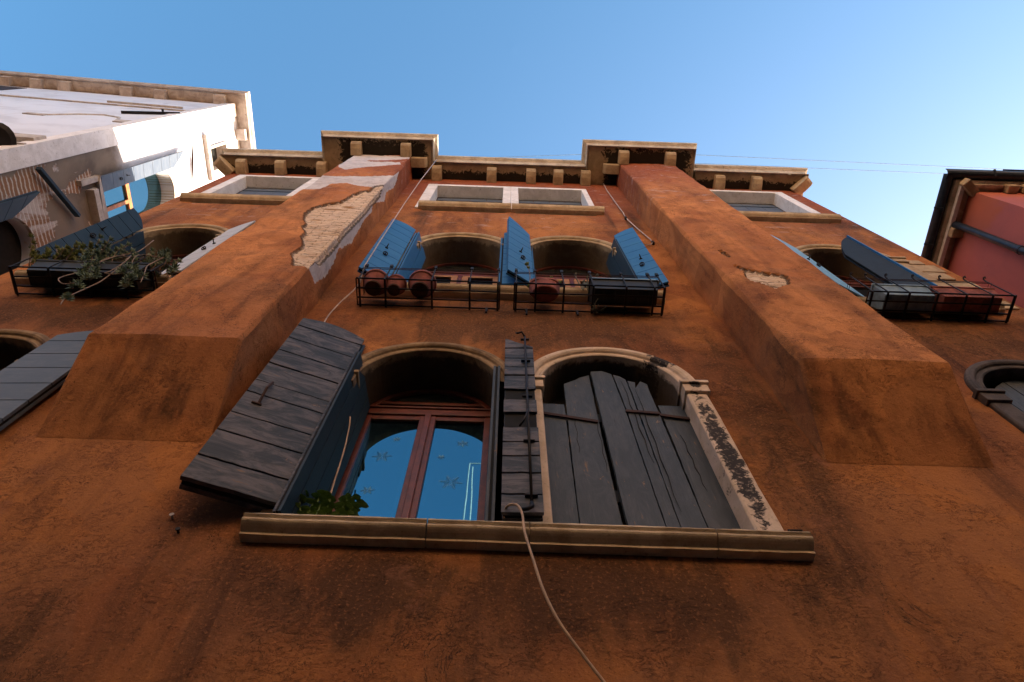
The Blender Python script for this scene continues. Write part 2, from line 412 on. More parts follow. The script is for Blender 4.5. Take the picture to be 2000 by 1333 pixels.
WS = X157(zp([(870, 1165), (945, 1110), (1000, 1020), (1040, 910), (1075, 905), (1140, 870), (1230, 700), (1290, 640), (1300, 580), (1370, 570), (1380, 575), (1395, 500), (1440, 470), (1465, 400), (1480, 345)]))
WS = [(-.42, 5.20)] + WS + [(-.42, WS[-1][1]+.2)]
HOLE = F36([(1453, 524), (1470, 528), (1500, 534), (1537, 540), (1541, 556), (1526, 560), (1512, 564), (1490, 556), (1466, 548), (1457, 540)])
CR = F36([(1435, 517), (1444, 520), (1455, 526), (1455, 529), (1443, 524)])
CR2 = F36([(1403, 489), (1412, 491), (1422, 498), (1424, 502), (1414, 496)])

def breast(x0, x1, zb, zk, white, brick, sidewhite, side=True):
    d = .36; step = .022; mb = MB(); aw = []; ab = []
    nx = int((x1-x0)/step)+1; zs = []
    z = zk
    while z < ZT+.02: zs.append(z); z += .035
    zs.append(ZT+.02)
    us = [('f', x0+(x1-x0)*i/nx) for i in range(nx+1)]
    ny = 14
    right = [('r', -d+d*j/ny) for j in range(1, ny+1)]
    left = [('l', -d*j/ny) for j in range(0, ny)]
    colm = left + us + right
    n = len(colm)
    for z in zs:
        for kd, a in colm:
            w = b = -.5
            if kd == 'f':
                X, Y = a, -d
                w = max([inpoly(X, z, q) for q in white] or [-.5]); b = max([inpoly(X, z, q) for q in brick] or [-.5])
            elif kd == 'r':
                X, Y = x1, a
                if sidewhite: w = inpoly(a, z, sidewhite)
                if brick and sidewhite: b = inpoly(x1, z, brick[0]) - (a+d)*1.2
            else: X, Y = x0, a
            w = max(-.5, w); b = max(-.5, b)
            wob = noise.fractal(Vector((X*1.7, Y*1.7+3, z*1.2)), 1.0, 2.0, 4)*.016 + noise.noise(Vector((X*7, Y*7, z*5)))*.0035
            rec = 0
            if b > 0: rec = .026 + noise.noise(Vector((X*6, 3, z*21)))*.013
            elif w > 0: rec = .006
            if kd == 'f': Y += wob + rec
            elif kd == 'r': X += wob - (rec if b > 0 else rec)
            else: X += wob
            # eased arris
            if kd == 'f' and (abs(a-x0) < 1e-6 or abs(a-x1) < 1e-6): Y += .010; X += .010*(1 if abs(a-x0) < 1e-6 else -1)
            mb.v.append((X, Y, z)); aw.append(w); ab.append(b)
    for i in range(len(zs)-1):
        for k in range(n-1): mb.f.append((i*n+k, i*n+k+1, (i+1)*n+k+1, (i+1)*n+k))
    # corbel: the breast tapers back into the wall below zk
    base = list(mb.v[:n]); m = 24
    o0 = 0
    prev = list(range(n))
    for j in range(1, m+1):
        t = j/m; z = zk+(zb-zk)*t; ring = []
        for q, (kd, a) in enumerate(colm):
            bx, by, bz = base[q]
            yy = by*(1-t) - .002 + noise.noise(Vector((bx*5, t*4, 1.3)))*.006*(1-t)
            zz = z if kd == 'f' else z
            mb.v.append((bx, min(yy, .02), zz)); aw.append(-.5); ab.append(-.5); ring.append(len(mb.v)-1)
        for k in range(n-1): mb.f.append((ring[k], ring[k+1], prev[k+1], prev[k]))
        prev = ring
    o = mb.build('chimney_breast', 'peel', house, smooth=False)
    for nm, arr in (('white', aw), ('brick', ab)):
        at = o.data.attributes.new(nm, 'FLOAT', 'POINT'); at.data.foreach_set('value', arr)
    return o
bl = breast(-2.49, -1.567, 3.16, 3.76, [W1, W2], [BR], WS); bl['label'] = 'left chimney breast with fallen render, bare brick and lime'
br_ = breast(1.768, 2.68, 3.13, 3.70, [], [HOLE, CR, CR2], None); br_['label'] = 'right chimney breast with one small hole in its render'

# cornice
def cornice(x0, x1, ov, yb, zb, h, ends=(True, True)):
    """moulding running in front of yb by ov with mitred returns"""
    prof = [(.0, 0.), (.012, .03), (.03, .045), (.02, .07), (.015, .10), (-.01, h*.62), (-.055, h*.72), (-.06, h*.92), (-.04, h)]
    pl = [(x0, yb), (x0, yb-ov), (x1, yb-ov), (x1, yb)]
    mb = MB(); n = len(prof)
    nr = [Vector((-1, 0)), Vector((-1, -1)), Vector((1, -1)), Vector((1, 0))]
    vs = []
    for (px, py), d in zip(pl, nr):
        for o, z in prof: vs.append((px - d.x*o, py - d.y*o, zb+z))
    fs = []
    for i in range(3):
        if (i == 0 and not ends[0]) or (i == 2 and not ends[1]): continue
        for k in range(n-1): fs.append((i*n+k, i*n+k+1, (i+1)*n+k+1, (i+1)*n+k))
    top = [i*n+n-1 for i in range(4)]; fs.append(tuple(top))
    mb.add(vs, fs); return mb
def soffit(x0, x1, y0, y1, z, body):
    """body(x,y) -> distance from the masonry below"""
    mb = MB(); nx = max(2, int((x1-x0)/.05)); ny = max(2, int((y1-y0)/.03)); at = []
    for i in range(nx+1):
        for j in range(ny+1):
            X = x0+(x1-x0)*i/nx; Y = y0+(y1-y0)*j/ny; mb.v.append((X, Y, z)); at.append(body(X, Y))
    for i in range(nx):
        for j in range(ny): a = i*(ny+1)+j; mb.f.append((a, a+1, a+ny+2, a+ny+1))
    o = mb.build('soffit', 'soffit', None)
    q = o.data.attributes.new('d', 'FLOAT', 'POINT'); q.data.foreach_set('value', at)
    return o
def put(o, par): o.parent = par; o.matrix_parent_inverse = par.matrix_world.inverted()
OV = .285
for (a, b, e) in ((XL-.16, -3.0, (True, False)), (-1.235, 1.255, (False, False)), (3.0, XR+.20, (False, True))):
    c = cornice(a, b, OV, 0, ZT, .30, e).build('cornice', 'cornice', house)
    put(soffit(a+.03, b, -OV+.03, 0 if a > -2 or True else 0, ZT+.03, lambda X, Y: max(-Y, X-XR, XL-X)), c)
    if e[0]: MB().box((XL-.14, 0, ZT+.03), (XL, .6, ZT+.28)).build('return', 'cornice', c)
    if e[1]: MB().box((XR, 0, ZT+.03), (XR+.18, .6, ZT+.28)).build('return', 'cornice', c)
for (a, b, x0, x1) in ((-3.0, -1.225, -2.49, -1.567), (1.245, 2.99, 1.768, 2.68)):
    c = cornice(a, b, .62, 0, ZT+.0, .29).build('cornice', 'cornice', house)
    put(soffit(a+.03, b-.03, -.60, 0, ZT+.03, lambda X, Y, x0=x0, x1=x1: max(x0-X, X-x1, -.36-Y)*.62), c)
    MB().box((a+.04, 0, ZT+.0), (b-.04, .9, ZT+.28)).build('cap_block', 'cornice', c)

def bracket(x, y0=-.225, w=.155, y1=.0, z=ZT+.028, h=.17, rot=0, cx=None, cy=None):
    mb = MB()
    prof = [(0, 0), (0, -h), (-(y1-y0)*.55, -h*.92), (-(y1-y0)*.86, -h*.78), (-(y1-y0), -h*.55), (-(y1-y0), 0)]
    c, s = math.cos(rot), math.sin(rot)
    def fn(u, v, t):
        X = t; Y = u
        return Vector(((cx if cx is not None else x) + X*c - Y*s, (cy if cy is not None else y1) + X*s + Y*c, z+v))
    mb.prism(prof, fn, -w/2, w/2)
    mb.build('bracket', 'stone' , house, bevel=.008)
for x in (-4.30, -3.675, -3.01, -1.16, -.277, .36, .80, 1.245, 3.42, 4.02): bracket(x)
bracket(0, rot=PI/4, cx=XR-.01, cy=.01, y0=-.31, y1=0); bracket(0, rot=-PI/4, cx=XL+.01, cy=.01, y0=-.31, y1=0)
for x in (-2.44, -1.65, 1.83, 2.58): bracket(x, y0=-.56, y1=-.355, w=.16, h=.16)
for x, s in ((-1.567, 1), (1.768, -1)):
    bracket(0, rot=s*PI/2, cx=x, cy=-.27, y0=-.25, y1=0, w=.15, h=.16)

# stone surrounds, sills, joinery
ARCH = [(0, .36), (0, -.008), (.014, -.016), (.02, -.008), (.045, -.008), (.052, -.024), (.065, -.034), (.09, -.036), (.108, -.028), (.114, -.016), (.114, .03)]
JAMB = [(0, .36), (0, -.022), (.01, -.03), (.125, -.03), (.135, -.02), (.135, .03)]
def surround(cx, zs, zsp, parent, mat='stone', rot=None, left=True, right=True, jm=None):
    mb = MB(); n = 36
    path = []
    for k in range(n+1):
        a = PI*k/n; o = Vector((-math.cos(a), 0, math.sin(a)))
        wob = 1+noise.noise(Vector((cx*3, k*.3, zs)))*.006
        path.append((Vector((cx, 0, zsp))+o*R_IN*wob, o))
    mb.sweep(path, ARCH)
    for s, ok in ((-1, left), (1, right)):
        if not ok: continue
        o = Vector((s, 0, 0)); pts = []
        for k in range(11):
            z = zs+(zsp-.13-zs)*k/10; pts.append((Vector((cx+s*R_IN, 0, z)), o*(1+noise.noise(Vector((cx, s, z*4)))*.05)))
        mb.sweep(pts, JAMB)
        x0, x1 = sorted((cx+s*(R_IN-.012), cx+s*(R_IN+.15)))
        mb.box((x0, -.05, zsp-.13), (x1, .30, zsp-.035)); mb.box((x0-.012, -.066, zsp-.035), (x1+.012, .30, zsp-.001))
    return mb.build('surround', mat, parent, bevel=.004)

def sill(x0, x1, zt, h, prot, parent, joints=(), mat='sill'):
    mb = MB()
    pf = [(.1, 0), (-prot+.004, 0), (-prot, -.012), (-prot-.004, -.02), (-prot+.006, -.03)]
    for k in range(7):
        a = PI*k/6; pf.append((-prot+.008-.010*math.sin(a)+.016*(k/6)**2, -.03-(h-.03)*.80*(k/6)))
    pf += [(-prot+.050, -h), (-prot+.052, -h-.004), (-prot+.046, -h-.006), (-prot+.046, -h-.018), (.1, -h-.018)]
    xs = [x0]+[j for j in joints]+[x1]
    for i in range(len(xs)-1):
        a, b = xs[i]+.003, xs[i+1]-.003; N = max(1, int((b-a)/.03)); ring = []
        for k in range(N+1):
            X = a+(b-a)*k/N; ch = noise.noise(Vector((X*9, zt, 2.2)))*.007; ch2 = noise.noise(Vector((X*30, zt, 5.2)))*.003
            ring.append([Vector((X, y + (ch*.4 if y < 0 else 0), zt+z+((ch+ch2-.003) if q in (1, 2) else 0))) for q, (y, z) in enumerate(pf)])
        n = len(pf); vs = [v for r in ring for v in r]; fs = []
        for k in range(N):
            for q in range(n): fs.append((k*n+q, k*n+(q+1) % n, (k+1)*n+(q+1) % n, (k+1)*n+q))
        fs += [tuple(range(n)), tuple(N*n+q for q in range(n-1, -1, -1))]
        mb.add(vs, fs)
    return mb.build('sill', mat, parent)

def casement(cx, zs, zsp, mat, y=.30, panes=True, gl='glass', rail=None):
    """arched window: frame, transom, two casements"""
    rail = rail if rail is not None else zsp+.08
    mb = MB(); t = .035; d = .055
    n = 24; path = [(Vector((cx-R_IN, 0, zs)), Vector((-1, 0, 0)))]
    for k in range(n+1):
        a = PI*k/n; o = Vector((-math.cos(a), 0, math.sin(a))); path.append((Vector((cx, 0, zsp))+o*R_IN, o))
    path.append((Vector((cx+R_IN, 0, zs)), Vector((1, 0, 0))))
    mb.sweep(path, [(.01, y), (-t, y), (-t, y+d), (.01, y+d)])
    mb.box((cx-R_IN+.03, y-.022, rail-.035), (cx+R_IN-.03, y+d, rail+.035))
    mb.box((cx-R_IN+.03, y-.034, rail+.036), (cx+R_IN-.03, y+.02, rail+.055))
    mb.box((cx-R_IN+.05, y+.005, rail+.15), (cx+R_IN-.05, y+d, rail+.185))
    for s in (-1, 1):
        a, b = sorted((cx+s*.006, cx+s*(R_IN-.035)))
        w = .048; y0 = y-.012; y1 = y+d-.006
        mb.box((a, y0, zs+.01), (a+w, y1, rail-.038)); mb.box((b-w, y0, zs+.01), (b, y1, rail-.038))
        mb.box((a+w, y0+.003, rail-.038-w), (b-w, y1, rail-.038)); mb.box((a+w, y0+.003, zs+.01), (b-w, y1, zs+.01+w))
    mb.box((cx-.02, y-.03, zs+.01), (cx+.02, y-.013, rail-.04))
    f = mb.build('window', 'wframe' if mat == 'oak' else mat, house, bevel=.004)
    if mat == 'oak':
        for s in (-1, 1):
            a, b = sorted((cx+s*.024, cx+s*(R_IN-.04)))
            sm = MB(); sm.box((a, y-.028, zs+.02), (a+.066, y-.0125, rail-.05)); sm.box((b-.066, y-.028, zs+.02), (b, y-.0125, rail-.05)); sm.box((a+.067, y-.028, rail-.10), (b-.067, y-.0125, rail-.05))
            sm.build('sash', 'oak', f, bevel=.003)
    for s in (-1, 1):
        a, b = sorted((cx+s*.054, cx+s*(R_IN-.083)))
        MB().box((a-.005, y+.012, zs+.05), (b+.005, y+.022, rail-.08)).build('pane', gl, f)
    fl = MB(); fl.prism([(cx+(R_IN-.04)*-math.cos(PI*k/20), max(rail+.19, zsp+(R_IN-.04)*math.sin(PI*k/20))) for k in range(21)], lambda u, v, q: Vector((u, q, v)), y+.02, y+.03)
    fl.build('fanlight', 'darkglass', f)
    return f

def snowflake(cx, cz, r, y, par):
    r *= .82
    mb = MB(); rr = random.Random(int(cx*991+cz*77)); a0 = rr.uniform(0, 1)
    for k in range(6):
        a = PI*k/3+a0; d = Vector((math.cos(a), 0, math.sin(a))); c = Vector((cx, y, cz))
        mb.bar(c+d*r*.12, c+d*r, .0014, .0006)
        for t in (.25, .42, .58, .74, .88):
            for q in (-1, 1):
                e = Vector((math.cos(a+q*.95), 0, math.sin(a+q*.95))); mb.bar(c+d*r*t, c+d*r*t+e*r*.34*(1.15-t), .0011, .0006)
    mb.build('snowflake_sticker', 'sticker', par)

# ---- shutters
def leaf(h, f, z0, zh, zf, mat, parent=house, horiz=True, nb=8, th=.032, name='shutter', side=1, bow=.06, irr=0., drop=(), edge=None):
    """h,f: hinge and free foot (x,y); top runs from zh at the hinge to zf at the free edge, bowed. boards on face `side`"""
    h = Vector((h[0], h[1], 0)); f = Vector((f[0], f[1], 0)); w = (f-h).length; ud = (f-h)/w
    nd = ud.cross(Vector((0, 0, 1)))*side     # faces outward
    def fn(u, v, t): return h+ud*u+nd*t+Vector((0, 0, v))
    out = [(0, z0), (w, z0), (w, zf)]
    for k in range(1, 8):
        t = k/8; out.append((w*(1-t), zf+(zh-zf)*t + bow*math.sin(PI*t)))
    out.append((0, zh))
    rnd = random.Random(int(h.x*1000)+int(z0*100))
    core = MB(); core.prism([(min(max(u, .008), w-.008), v-.008 if v > z0 else v+.008) for u, v in out], fn, -th*.35, th*.1)
    boards = MB()
    zt = max(zf, zh)+bow; lo = (z0, zt) if horiz else (0, w); step = (lo[1]-lo[0])/nb
    cuts = [lo[0]+step*i + (rnd.uniform(-.16, .16)*step*(irr > 0) if 0 < i < nb else 0) for i in range(nb+1)]
    g = .0035 + irr*.002
    for i in range(nb):
        if i in drop: continue
        a, b = cuts[i]+g, cuts[i+1]-g
        p = clip(clip(out, *((0, 1, -a) if horiz else (1, 0, -a))), *((0, -1, b) if horiz else (-1, 0, b)))
        if len(p) < 3: continue
        t0 = th*.5 + rnd.uniform(-1, 1)*.003*(irr > 0)
        if irr:
            # a ragged long edge
            q = []
            for j in range(len(p)):
                P, Q = p[j], p[(j+1) % len(p)]; L = math.hypot(Q[0]-P[0], Q[1]-P[1]); m = max(1, int(L/.04))
                for s in range(m):
                    t = s/m; u = P[0]+(Q[0]-P[0])*t; v = P[1]+(Q[1]-P[1])*t
                    e = noise.noise(Vector((u*22, v*22, h.x)))*.006*irr
                    q.append((u, v+e) if horiz else (u+e, v))
            p = q
        boards.prism(p, fn, th*.1+.0005, t0+.004)
    o = core.build(name, 'core', parent)
    b = boards.build('boards', mat, o, bevel=.002)
    # back boards (the other layer) and edge stile
    back = MB(); back.prism([(min(max(u, .004), w-.004), v-.004 if v > z0 else v+.004) for u, v in out], fn, -th*.9, -th*.36)
    back.build('backing', edge or mat, o, bevel=.002)
    return o, fn, w

def hardware(par, fn, u, v, s=1, t=.022):
    """ring and staple of a shutter"""
    mb = MB(); ring = [fn(u+.020*math.cos(a), v+.022*math.sin(a), t+.014+.008*math.sin(a)) for a in [2*PI*k/14 for k in range(15)]]
    mb.tube(ring, .006, 6); mb.tube([fn(u, v, 0), fn(u, v, t+.02)], .007, 6); mb.tube([fn(u-.022, v, t), fn(u+.022, v, t)], .005, 6)
    mb.build('latch', 'iron', par, smooth=True); mb = MB()
    mb.tube([fn(u+.02, v+.20, 0), fn(u+.02, v+.20, t+.03), fn(u+.02, v+.225, t+.04)], .006, 6)
    mb.tube([fn(u+.005, v+.20, t), fn(u+.035, v+.20, t)], .009, 6)
    mb.build('knob', 'iron', par, smooth=True)

# --- lower left-of-centre window (open, big slate leaf)
def lab(o, t): o['label'] = t; return o
w1 = casement(CX[1], 2.43, 3.975, 'wframe'); lab(w1, 'mahogany framed arched window with snowflake stickers reflecting blue sky')
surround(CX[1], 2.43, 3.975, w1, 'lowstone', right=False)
for cx_, cz_, r_2 in ((-.72, 3.55, .075), (-.74, 3.2, .05), (-.70, 2.85, .065), (-.66, 3.75, .03), (-.24, 3.72, .05), (-.28, 3.30, .085), (-.22, 2.86, .06), (-.36, 3.56, .03)):
    snowflake(cx_, cz_, r_2, .3105, w1)
sl = sill(-1.115, 1.375, 2.44, .078, .09, house, (-.31, .138, .955))
for v in sl.data.vertices: v.co.z += .026*(1.37-v.co.x)/2.48
o, fn, w = leaf((-1.0, -.035), (-1.43, -.175), 2.555, 4.47, 4.50, 'slate', nb=10, th=.05, irr=1., bow=.06, side=-1)
lab(o, 'big weathered slate shutter leaf swung open left of the lower window')
mb = MB(); mb.tube([fn(w*.78, 3.28, .03), fn(w*.78, 3.40, .075), fn(w*.78, 3.52, .045)], .008, 6); mb.tube([fn(w*.74, 3.28, .035), fn(w*.86, 3.28, .035)], .007, 6); mb.build('handle', 'rust', o)
mb = MB(); mb.tube([fn(-.012, 2.60, .0), fn(-.012, 4.42, .0)], .013, 8); mb.build('pivot_rod', 'navy', o, smooth=True)
o, fn, w = leaf((-.978, -.095), (-.90, .26), 2.47, 4.20, 4.05, 'navy', horiz=False, nb=4, th=.026, irr=.5, bow=.0, edge='slate', side=1)
lab(o, 'narrow blue shutter leaf folded into the left reveal')
o, fn, w = leaf((-.035, -.04), (-.045, .22), 2.47, 4.16, 4.05, 'slatev', horiz=False, nb=3, th=.03, bow=0, side=1, edge='slatev')
# leaf folded over the mullion
o, fn, w = leaf((.205, -.075), (.012, -.070), 2.50, 4.36, 4.50, 'slate', nb=13, th=.03, irr=1.3, bow=0, side=-1, drop=(5, 7))
lab(o, 'narrow broken shutter leaf with missing boards folded on the mullion')
mb = MB(); ux = w*.28
mb.tube([fn(ux, 2.53, .035), fn(ux, 4.50, .035)], .007, 8)
for v in (2.62, 3.1, 3.6, 4.1, 4.46): mb.bar(fn(ux-.03, v, .03), fn(ux+.03, v, .03), .016, .008)
mb.tube([fn(ux, 3.42, .035), fn(ux+.0, 3.36, .075), fn(ux+.02, 3.24, .085), fn(ux+.05, 3.20, .06)], .006, 6)
mb.tube([fn(ux, 4.50, .035), fn(ux+.02, 4.53, .06), fn(ux+.05, 4.53, .05), fn(ux+.06, 4.58, .03)], .007, 6)
mb.tube([fn(ux, 2.56, .035), fn(ux, 2.50, .06), fn(ux+.02, 2.47, .07), fn(ux+.045, 2.49, .05)], .010, 6)
mb.build('espagnolette_bolt', 'iron', o, smooth=True)

# --- lower right-of-centre window: closed, broken planks
yb = .085
def planks(par, polys, mat):
    for k, (poly, yo) in enumerate(polys):
        pts = [(lambda p: (p.x, p.z))(onY(a, b, yb+yo)) for a, b in poly]
        mb = MB(); q = []
        for j in range(len(pts)):
            P, Q = pts[j], pts[(j+1) % len(pts)]; L = math.hypot(Q[0]-P[0], Q[1]-P[1]); m = max(1, int(L/.035))
            for s in range(m):
                t = s/m; u = P[0]+(Q[0]-P[0])*t; v = P[1]+(Q[1]-P[1])*t
                e = noise.noise(Vector((u*17+k, v*17, 3)))*.004
                q.append((u+e, v+e*.5))
        mb.prism(q, lambda u, v, t: Vector((u, t, v)), yb+yo, yb+yo+.028)
        mb.build('plank', mat, par, bevel=.002)
rail = MB(); rail.box((.262, .125, 2.9), (1.16, .15, 3.0))
sh = rail.build('shutter', 'slatev', house); lab(sh, 'closed broken shutter of slate grey upright planks')
MB().box((.262, .125, 3.72), (1.16, .15, 3.82)).build('cross_rail', 'slatev', sh)
planks(sh, [([(1056, 788), (1102, 790), (1132, 1030), (1068, 1028)], .004), ([(1101, 750), (1124, 742), (1131, 738), (1150, 733), (1158, 770), (1178, 862), (1218, 1034), (1134, 1030), (1118, 900)], 0.),
            ([(1153, 726), (1175, 725), (1194, 731), (1221, 800), (1257, 905), (1302, 1034), (1227, 1030), (1196, 900)], -.022),
            ([(1197, 732), (1211, 736), (1222, 742), (1240, 790), (1283, 905), (1330, 1034), (1304, 1034), (1259, 905), (1224, 800)], -.020),
            ([(1225, 744), (1240, 747), (1241, 758), (1250, 745), (1263, 751), (1300, 838), (1384, 1036), (1332, 1034), (1285, 905), (1243, 790)], -.018),
            ([(1285, 792), (1341, 794), (1395, 905), (1456, 1040), (1386, 1038), (1330, 900)], .004)], 'slatev')
mb = MB()
for (a, b, yy) in (((1052, 806), (1168, 824), .078), ((1222, 803), (1288, 808), .058), ((1288, 811), (1348, 819), .078)):
    mb.bar(onY(*a, yy), onY(*b, yy), .010, .026)
mb.build('strap_hinge', 'rust', sh)
for (x_, y_0, y_1, dx) in ((1214, 745, 905, 62), (1241, 760, 1000, 88), (1120, 800, 905, 14), (1160, 800, 950, 32), (1330, 850, 960, 50)):
    pts = [onY(x_+dx*k/7+(1.6 if k % 2 else -1.2), y_0+(y_1-y_0)*k/7, yb-.0235 if x_ > 1200 and x_ < 1300 else yb+.0015) for k in range(8)]
    cm = MB(); cm.tube(pts, .003, 4, [.001, .002, .0032, .0026, .0034, .0024, .002, .0008]); cm.build('crack', 'core', sh)
hid = MB(); hid.box((.25, .29, 2.44), (1.17, .33, 4.45)); w2 = hid.build('window', 'dark', house); lab(w2, 'arched opening closed by broken planks, black flaking jamb')
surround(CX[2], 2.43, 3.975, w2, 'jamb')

# --- upper row centre: blue shutters
for i in (1, 2):
    f = casement(CX[i], 5.62, 7.17, 'oak', gl='darkglass', rail=7.10)
    lab(f, 'light wood framed arched window, %s of the middle pair' % ('left' if i == 1 else 'right'))
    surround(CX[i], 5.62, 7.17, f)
sill(-1.13, 1.39, 5.66, .075, .105, house, (-.3, .4))
o, fn, w = leaf((-1.045, -.055), (-1.295, -.185), 5.74, 7.62, 7.58, 'blue', nb=9, bow=.05, side=-1)
lab(o, 'bright blue shutter leaf left of the middle windows'); hardware(o, fn, w*.52, 6.35)
o, fn, w = leaf((-.99, -.10), (-.905, .17), 5.70, 7.42, 7.30, 'blue', horiz=False, nb=2, bow=0, side=1)
o, fn, w = leaf((.245, -.07), (.010, -.205), 5.74, 7.50, 7.80, 'blue', nb=9, bow=.03, side=-1)
lab(o, 'bright blue shutter leaf standing out from the mullion'); hardware(o, fn, w*.42, 6.35)
o, fn, w = leaf((.262, -.01), (.272, .16), 5.70, 7.42, 7.30, 'blue', horiz=False, nb=2, bow=0, side=1)
o, fn, w = leaf((-.035, -.06), (-.045, .14), 5.70, 7.45, 7.30, 'blue', horiz=False, nb=3, bow=0, side=1)
o, fn, w = leaf((-.03, -.075), (.17, -.085), 5.72, 7.52, 7.62, 'blue', nb=10, bow=0.02, side=1)
o, fn, w = leaf((1.225, -.06), (1.445, -.14), 5.74, 7.62, 7.72, 'blue', nb=9, bow=.03, side=1)
lab(o, 'bright blue shutter leaf right of the middle windows'); hardware(o, fn, w*.45, 6.35)
o, fn, w = leaf((1.21, -.10), (1.125, .17), 5.70, 7.42, 7.30, 'navy', horiz=False, nb=2, bow=0, edge='blue', side=-1)

# --- side bays
for i, (mt, gl) in ((0, ('wframe', 'darkglass')), (3, ('wframe', 'darkglass'))):
    f = casement(CX[i], 5.62, 7.17, mt, gl=gl); surround(CX[i], 5.62, 7.17, f)
    lab(f, 'arched window of the %s bay, upper floor' % ('left' if i == 0 else 'right'))
    sill(CX[i]-.66, CX[i]+.66, 5.66, .075, .105, house)
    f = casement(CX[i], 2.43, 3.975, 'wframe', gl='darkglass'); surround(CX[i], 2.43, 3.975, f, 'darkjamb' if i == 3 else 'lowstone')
    lab(f, 'arched window of the %s bay, lower floor' % ('left' if i == 0 else 'right'))
    sill(CX[i]-.66, CX[i]+.66, 2.44, .078, .09, house)
o, fn, w = leaf((-3.97, -.06), (-4.10, -.255), 5.74, 7.30, 7.42, 'navy', nb=9, bow=.05, side=-1); put(o, house)
lab(o, 'dark blue shutter leaf above the planted balcony basket'); hardware(o, fn, w*.6, 6.5)
o, fn, w = leaf((-4.0, -.03), (-3.94, .2), 5.70, 7.35, 7.2, 'navy', horiz=False, nb=2, bow=0, side=1)
o, fn, w = leaf((-3.07, -.04), (-2.84, -.10), 5.74, 7.42, 7.62, 'skylit_grey', nb=9, bow=.04, side=1)
lab(o, 'shutter leaf with skylight put into its pale colour, half hidden by the left chimney breast'); hardware(o, fn, w*.5, 6.5)
o, fn, w = leaf((3.22, -.04), (2.93, -.17), 5.72, 7.40, 7.48, 'skylit_blue', nb=9, bow=.04, side=-1)
lab(o, 'blue shutter leaf with skylight put into its pale colour, half hidden by the right chimney breast'); hardware(o, fn, w*.5, 6.5)
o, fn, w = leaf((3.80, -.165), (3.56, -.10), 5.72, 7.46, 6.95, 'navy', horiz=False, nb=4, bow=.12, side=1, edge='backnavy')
lab(o, 'dark blue shutter leaf seen from behind, right bay')
MB().bar(fn(-.008, 5.73, -.012), fn(-.008, 7.48, -.012), .014, .055).build('edge', 'blue', o)
o, fn, w = leaf((-3.09, -.05), (-2.67, -.065), 2.555, 4.36, 4.42, 'grayblue', nb=9, bow=.05, th=.04, side=1)
lab(o, 'grey blue shutter leaf of the lower left bay window')
o, fn, w = leaf((3.25, .10), (4.15, .10), 2.45, 4.0, 4.0, 'slatev', horiz=False, nb=5, bow=.42, side=1, th=.03, irr=.6)
lab(o, 'closed plank shutter of the lower right bay window')
# stones beside the upper right window
mb = MB()
for k, (z, x1, h) in enumerate(((5.72, 4.60, .2), (5.98, 4.50, .22), (6.24, 4.64, .26), (6.54, 4.52, .22), (6.80, 4.58, .24), (7.06, 4.50, .14))): mb.box((4.31, -.016-.004*(k % 2), z), (x1, .01, z+h))
mb.build('quoin', 'stone', house, bevel=.006)

# --- top floor
for k, (a, b, z0, z1) in enumerate(TOPS):
    leafs = MB(); n = 4
    for i in range(n): leafs.box((a+(b-a)*i/n+.004, .165, z0), (a+(b-a)*(i+1)/n-.004, .19, z1-.01))
    for z in (z0+.35, z0+.9, z1-.25): leafs.box((a+.01, .152, z), (b-.01, .1645, z+.05))
    f = leafs.build('window', 'grayblue', house, bevel=.002); lab(f, 'closed top floor window, %s' % ('left bay', 'middle left', 'middle right', 'right bay')[k])
    m2 = MB(); t = .14
    la = -1.24 if k == 1 else (b+a)/2-(b-a)/2-t; rb_ = 1.21 if k == 2 else b+t
    if k == 2: la = .0375
    if k == 1: rb_ = .0365
    m2.box((la, -.022, z0+.05), (a, .162, z1)); m2.box((b, -.022, z0+.05), (rb_, .162, z1)); m2.box((la, -.0235, z1), (rb_, .162, z1+.10))
    m2.build('surround', 'pale', f, bevel=.006)
for (a, b) in ((-4.33, -2.85), (-1.19, 1.29), (3.0, 4.46)):
    sill(a, b, 9.11, .085, .10, house, ((0.05,) if b < 2 and a > -2 else ()))

# ------------------------------------------------------------------ plants
def rosette(mb, c, d, r, n, wdt=.22, open_=.9):
    c = Vector(c); d = Vector(d).normalized(); u = d.orthogonal().normalized(); v = d.cross(u)
    for k in range(n):
        a = k*2.4; tilt = open_*(.25+.75*k/n); L = r*(.55+.45*k/n)
        dr = (d*math.cos(tilt) + (u*math.cos(a)+v*math.sin(a))*math.sin(tilt)).normalized()
        s = dr.cross(d); s = s.normalized() if s.length > 1e-4 else u
        up = s.cross(dr)
        p1 = c+dr*L*.55; p2 = c+dr*L+d*L*.12; w = L*wdt
        mb.add([c, p1+s*w-up*0, p2, p1-s*w, p1+up*w*.35, p1-up*w*.45], [(0, 1, 4), (1, 2, 4), (2, 3, 4), (3, 0, 4), (0, 5, 1), (1, 5, 2), (2, 5, 3), (3, 5, 0)])
def wander(p, d, L, n, jit, rnd, sag=0):
    pts = [Vector(p)]; d = Vector(d).normalized()
    for i in range(n):
        d = (d + Vector((rnd.uniform(-1, 1), rnd.uniform(-1, 1), rnd.uniform(-1, 1)-sag))*jit).normalized()
        pts.append(pts[-1]+d*L/n)
    return pts

